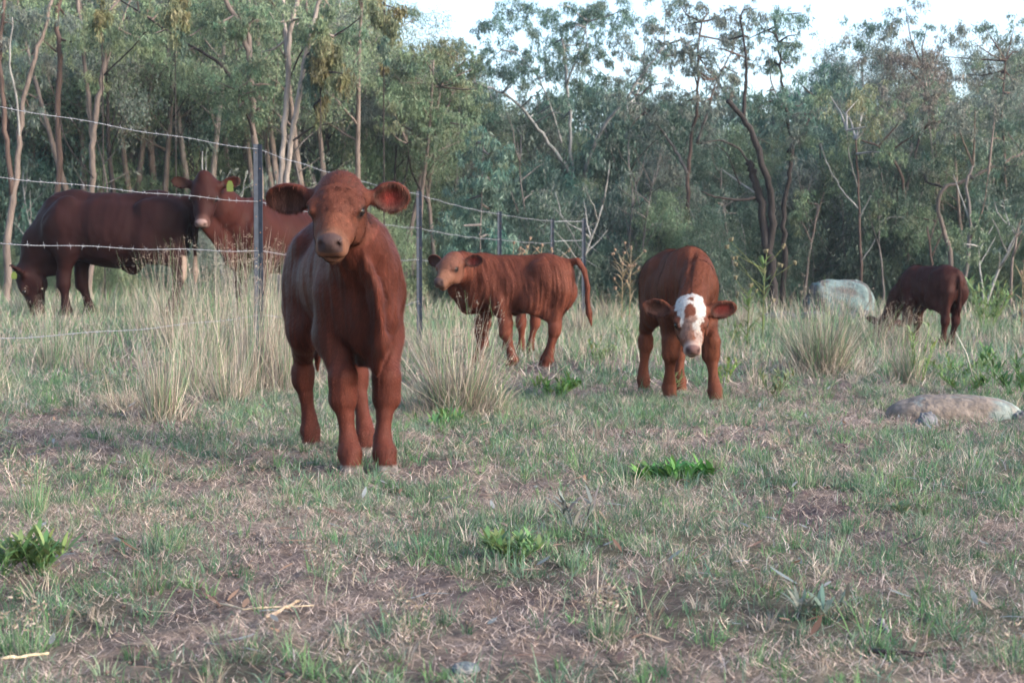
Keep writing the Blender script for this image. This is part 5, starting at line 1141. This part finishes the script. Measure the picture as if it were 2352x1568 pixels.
def hero():
    F = nrmz([0.352, -0.936, 0]); o = loc3(-0.588, 5.02, -0.012)
    Rw = frame(F)   # local->world
    tl = lambda p: Rw.T@(np.array(p)-np.array(o))
    S = Sdf((-0.54, -0.46, -0.01), (0.82, 0.30, 1.12), 0.0062)
    hO = tl((-0.542, 4.50, 0.862)); hf = Rw.T@nrmz([-0.045, -0.80, -0.54])
    ft = {k_: tuple(tl((x_, y_, 0))[:2]) for k_, x_, y_ in (('fr', -0.540, 4.71), ('fl', -0.424, 4.71), ('hr', -0.762, 5.35), ('hl', -0.537, 5.20))}
    L = calf_legs(ft)
    calf_body(S, L, ((0.24, 0, 0.655), (0.36, -0.05, 0.755), hO-Rw.T@np.array([0, -0.03, 0.03])), None, lift=0.075, belly=-0.035,
              dewlap=[((0.445, -0.06, 0.73), (0.445, -0.015, 0.61), 0.045, 0.055), ((0.445, -0.015, 0.61), (0.425, 0.01, 0.46), 0.055, 0.050), ((0.425, 0.01, 0.46), (0.375, 0.01, 0.36), 0.050, 0.03), ((0.36, 0.01, 0.40), (0.2, 0, 0.40), 0.04, 0.04)],
              tail=[(-0.41, 0, 0.73), (-0.455, 0, 0.66), (-0.46, 0, 0.52), (-0.45, 0.0, 0.40), (-0.45, 0, 0.30)])
    ears = (dict(dir=(1.0, -0.07, -0.10), len=0.146, w=0.100, open=(0.9, 0, 0.30)), dict(dir=(1.0, -0.09, -0.20), len=0.116, w=0.098, open=(0.85, 0.0, 0.45)))
    H = head(S, hO, hf, (0, 0, 1), 1.0, 0.95, ears)
    return put_cattle("calf", "red-brown calf standing closest to the camera and looking straight at it", "calf", o, F, S, H, RED, (0.082, 0.028, 0.019), 0.040,
               nfur=420000, flen=0.017, fw=0.0012, tuft=[(tuple(hO+H['M']@np.array([-0.02, 0, 0.09])), 0.06, 1.7), ((0.43, 0, 0.55), 0.09, 1.6), ((0.40, 0, 0.45), 0.09, 1.7)])
def calf_side():
    F = nrmz([-0.96, 0.28, 0]); o = loc3(0.0, 9.9, -0.012); Rw = frame(F); tl = lambda p: Rw.T@(np.array(p)-np.array(o))
    S = Sdf((-0.62, -0.30, -0.01), (0.75, 0.60, 1.0), 0.0085)
    gx = o[2]; hO = tl((-0.41, 9.70, 0.70)); hf = Rw.T@nrmz([-0.40, -0.72, -0.50])
    L = calf_legs(dict(fl=(0.02, 0.085), fr=(0.27, -0.075), hl=(-0.28, 0.085), hr=(-0.22, -0.085)))
    L['fl'] = [(0.15, 0.095, 0.60), (0.06, 0.10, 0.46), (0.015, 0.09, 0.285), (-0.02, 0.085, 0.115), (-0.03, 0.085, 0.075), (-0.01, 0.085, 0.03)]
    calf_body(S, L, ((0.24, 0, 0.655), (0.34, 0.10, 0.71), hO-Rw.T@np.array([0.0, -0.04, 0.03])), None,
              dewlap=[((0.41, 0.12, 0.62), (0.40, 0.04, 0.54), 0.05, 0.05), ((0.40, 0.04, 0.54), (0.34, 0, 0.42), 0.05, 0.04)],
              tail=[(-0.41, 0, 0.745), (-0.47, 0.01, 0.755), (-0.52, 0.02, 0.69), (-0.545, 0.03, 0.58), (-0.545, 0.03, 0.48), (-0.555, 0.03, 0.40), (-0.575, 0.03, 0.31)])
    e = dict(dir=(1.0, 0.10, -0.25), len=0.135, w=0.095, open=(0.85, 0, 0.4)); H = head(S, hO, hf, (0, 0, 1), 0.95, 0.92, (e, e))
    return put_cattle("calf", "red-brown calf standing side-on by the fence with its head turned and tail curled", "calf", o, F, S, H, RED2, (0.118, 0.052, 0.037), 0.030, nfur=150000, flen=0.016, fw=0.0020, furargs=dict(sf=70))
def calf_behind():
    F = nrmz([-0.45, 0.89, 0]); o = loc3(-0.02, 11.6, -0.012)
    S = Sdf((-0.62, -0.30, -0.01), (0.85, 0.34, 1.05), 0.013)
    hO = np.array((0.50, 0.0, 0.66)); hf = nrmz([0.8, 0, -0.6])
    L = calf_legs(dict(fl=(0.30, 0.085), fr=(0.22, -0.085), hl=(-0.30, 0.05), hr=(-0.26, -0.05)))
    calf_body(S, L, ((0.24, 0, 0.655), (0.36, 0, 0.70), hO-[0.03, 0, 0]), None, dewlap=None, tail=[(-0.41, 0, 0.73), (-0.455, 0, 0.66), (-0.46, 0, 0.52), (-0.45, 0.0, 0.40), (-0.45, 0, 0.30)])
    H = head(S, hO, hf, (0, 0, 1), 0.95, 1.0)
    return put_cattle("calf", "calf mostly hidden behind the side-on calf, only its legs showing under that calf's belly", "calf", o, F, S, H, RED2, RED2, 0.03)
def calf_white():
    F = nrmz([0.10, -0.99, 0]); o = loc3(0.90, 7.62, -0.012); Rw = frame(F); tl = lambda p: Rw.T@(np.array(p)-np.array(o))
    S = Sdf((-0.56, -0.40, -0.01), (0.96, 0.40, 1.0), 0.0075)
    hO = tl((0.868, 6.93, 0.435)); hf = Rw.T@nrmz([-0.02, -0.72, -0.69])
    L = calf_legs(dict(fl=(0.36, 0.105), fr=(0.13, -0.085), hl=(-0.22, 0.05), hr=(-0.39, -0.12)))
    calf_body(S, L, ((0.25, 0, 0.66), (0.42, 0.0, 0.62), hO-Rw.T@np.array([0.0, -0.02, -0.04])), None,
              dewlap=[((0.55, 0, 0.40), (0.42, 0, 0.42), 0.04, 0.05), ((0.42, 0, 0.42), (0.30, 0, 0.42), 0.05, 0.04)],
              tail=[(-0.41, 0, 0.73), (-0.455, 0, 0.66), (-0.46, 0, 0.52), (-0.45, 0.0, 0.40), (-0.45, 0, 0.30)])
    e1 = dict(dir=(1.0, 0.10, -0.25), len=0.150, w=0.10, open=(0.70, 0, 0.65)); e2 = dict(dir=(1.0, 0.05, -0.2), len=0.150, w=0.095, open=(0.75, 0, 0.6))
    H = head(S, hO, hf, (0, 0.0, 1), 0.93, 1.0, (e1, e2))
    return put_cattle("calf", "red-brown calf with a white blazed face, standing head down and facing the camera", "calf", o, F, S, H, (0.110, 0.0365, 0.0215), (0.100, 0.035, 0.022), 0.033, nfur=230000, flen=0.017, fw=0.0017, blaze=True,
                      furargs=dict(bodydir=(0.2, 0, -0.9), sf=45))
def calf_grazing():
    F = nrmz([-0.36, 0.93, 0]); o = loc3(3.78, 12.9, -0.012)
    S = Sdf((-0.58, -0.30, -0.01), (1.0, 0.34, 0.98), 0.011)
    hO = np.array((0.66, 0.02, 0.20)); hf = nrmz([0.35, 0.1, -0.75])
    L = calf_legs(dict(fl=(0.20, 0.085), fr=(0.33, -0.085), hl=(-0.34, 0.10), hr=(-0.22, -0.09)))
    calf_body(S, L, ((0.25, 0, 0.63), (0.46, 0, 0.50), (0.63, 0.01, 0.26)), None, dewlap=[((0.5, 0, 0.36), (0.36, 0, 0.42), 0.04, 0.05)],
              tail=[(-0.41, 0, 0.73), (-0.455, 0, 0.66), (-0.46, 0, 0.52), (-0.45, 0.0, 0.40), (-0.45, 0, 0.30)])
    H = head(S, hO, hf, (1, 0, 0.4), 0.95, 1.0)
    t = put_cattle("calf", "dark red calf at the far right grazing with its head down in the tussocks", "calf", o, F, S, H, (0.042, 0.015, 0.013), (0.042, 0.015, 0.013), 0.03, nfur=60000, flen=0.018, fw=0.003, furargs=dict(sf=25))
    t.scale = (0.94, 0.94, 0.94); return t
def adult_legs(F):
    L = {}
    for key, s in (('fl', 1), ('fr', -1)):
        x, y = F[key]; dx = x-0.45
        L[key] = [(0.44, s*0.17, 0.98), (0.38+dx*0.1, s*0.18, 0.74), (0.45+dx*0.5, (y+s*0.16)/2, 0.42), (0.45+dx*0.9, y, 0.17), (x, y, 0.12), (x+0.03, y, 0.05)]
    for key, s in (('hl', 1), ('hr', -1)):
        x, y = F[key]; dx = x+0.62
        L[key] = [(-0.54, s*0.15, 1.0), (-0.42+dx*0.3, s*0.19, 0.76), (-0.70+dx*0.7, (y+s*0.16)/2, 0.50), (-0.64+dx*0.95, y, 0.18), (x, y, 0.12), (x+0.03, y, 0.05)]
    return L
def cow_left():
    F = nrmz([-1, 0.06, 0]); o = loc3(-4.08, 14.5, -0.02)
    S = Sdf((-1.0, -0.45, -0.02), (1.45, 0.45, 1.45), 0.017)
    hO = np.array((0.83, 0.02, 0.42)); hf = nrmz([-0.10, 0.02, -1])
    L = adult_legs(dict(fl=(0.42, 0.15), fr=(0.28, -0.15), hl=(-0.70, 0.16), hr=(-0.55, -0.16)))
    cow_body(S, L, ((0.50, 0, 1.0), (0.72, 0, 0.80), (0.83, 0.0, 0.52)), dew=[((0.78, 0, 0.52), (0.6, 0, 0.58), 0.08, 0.12)],
             tail=[(-0.78, 0, 1.24), (-0.86, 0.02, 1.15), (-0.88, 0.03, 0.95), (-0.88, 0.04, 0.75), (-0.88, 0.04, 0.62), (-0.88, 0.04, 0.50), (-0.88, 0.04, 0.36)])
    e = dict(dir=(1.0, 0.2, -0.4), len=0.14, w=0.085); H = head(S, hO, hf, (1, 0, 0.2), 1.45, 1.15, (e, e), adult=True)
    t = put_cattle("cow", "dark red cow grazing head down behind the fence at the left", "cow", o, F, S, H, DARK, DARK, 0.06, kind='dark', tailtip=(-0.8, 0.66))
    c, Rm, L_, W = H['inner'][1]; eartag(c+np.array([0, 0.05, -0.02]), np.eye(3)@frame((0, 1, 0)), 0.055, 0.07, t); return t
def cow_facing():
    F = nrmz([-0.60, -0.80, 0]); o = loc3(-2.43, 15.05, -0.02); Rw = frame(F); tl = lambda p: Rw.T@(np.array(p)-np.array(o))
    S = Sdf((-1.0, -0.45, -0.02), (1.5, 0.75, 1.75), 0.016)
    hO = tl((-3.03, 14.12, 1.47)); hf = Rw.T@nrmz([0.0, -0.58, -0.80])
    L = adult_legs(dict(fl=(0.44, 0.15), fr=(0.44, -0.15), hl=(-0.66, 0.16), hr=(-0.6, -0.16)))
    m_ = (np.array([0.55, 0, 1.05])+hO)/2+np.array([0.02, 0, 0.02])
    cow_body(S, L, ((0.50, 0, 1.02), m_, hO+np.array([-0.05, 0, -0.04])), dew=[(hO+np.array([0, 0, -0.3]), (0.72, 0.03, 0.75), 0.09, 0.12), ((0.72, 0.03, 0.75), (0.55, 0, 0.60), 0.12, 0.10)],
             tail=[(-0.78, 0, 1.24), (-0.86, 0.02, 1.15), (-0.88, 0.03, 0.95), (-0.88, 0.04, 0.75), (-0.88, 0.04, 0.62), (-0.88, 0.04, 0.50), (-0.88, 0.04, 0.36)])
    e = dict(dir=(1.0, 0.22, -0.15), len=0.115, w=0.08, open=(0.6, 0, 0.8)); H = head(S, hO, hf, (0, 0, 1), 1.62, 1.10, (e, e), adult=True)
    t = put_cattle("cow", "dark red cow with a yellow ear tag facing the camera behind the nearest fence post", "cow", o, F, S, H, (0.031, 0.0085, 0.0068), (0.023, 0.0072, 0.0064), 0.06, kind='dark')
    c, Rm, L_, W = H['inner'][1]; M = frame(H['M'][:, 0]*0.4+np.array([0.5, 0, 0])); eartag(c+Rm[:, 2]*0.035+np.array([0, 0, 0.015]), frame(tuple(Rm[:, 2]), (0, 0, 1)), 0.065, 0.10, t); return t
for fn in (hero, calf_side, calf_behind, calf_white, calf_grazing, cow_left, cow_facing):
    if 'nocattle' not in DEV: fn()

# ------------------------------------------------------------------ thin evening haze over the paddock and the wood
def haze():
    m = bpy.data.materials.new("haze"); m.use_nodes = True; nt = m.node_tree; nt.nodes.clear()
    out = nt.nodes.new("ShaderNodeOutputMaterial"); v = nt.nodes.new("ShaderNodeVolumePrincipled"); nt.links.new(v.outputs[0], out.inputs["Volume"])
    v.inputs["Color"].default_value = (0.80, 0.90, 1.0, 1); v.inputs["Density"].default_value = 0.0007; v.inputs["Anisotropy"].default_value = 0.3
    x0, x1, y0, y1, z0, z1 = -310, 310, -25, 610, -2.0, 16
    V = [(x, y, z) for x in (x0, x1) for y in (y0, y1) for z in (z0, z1)]
    o = mk("haze", V, np.array([[0, 1, 3, 2], [4, 6, 7, 5], [0, 4, 5, 1], [2, 3, 7, 6], [0, 2, 6, 4], [1, 5, 7, 3]]), m, smooth=False); tag(o, "thin bluish evening haze in front of the wood", "haze", kind="stuff")
if 'nohaze' not in DEV: haze()
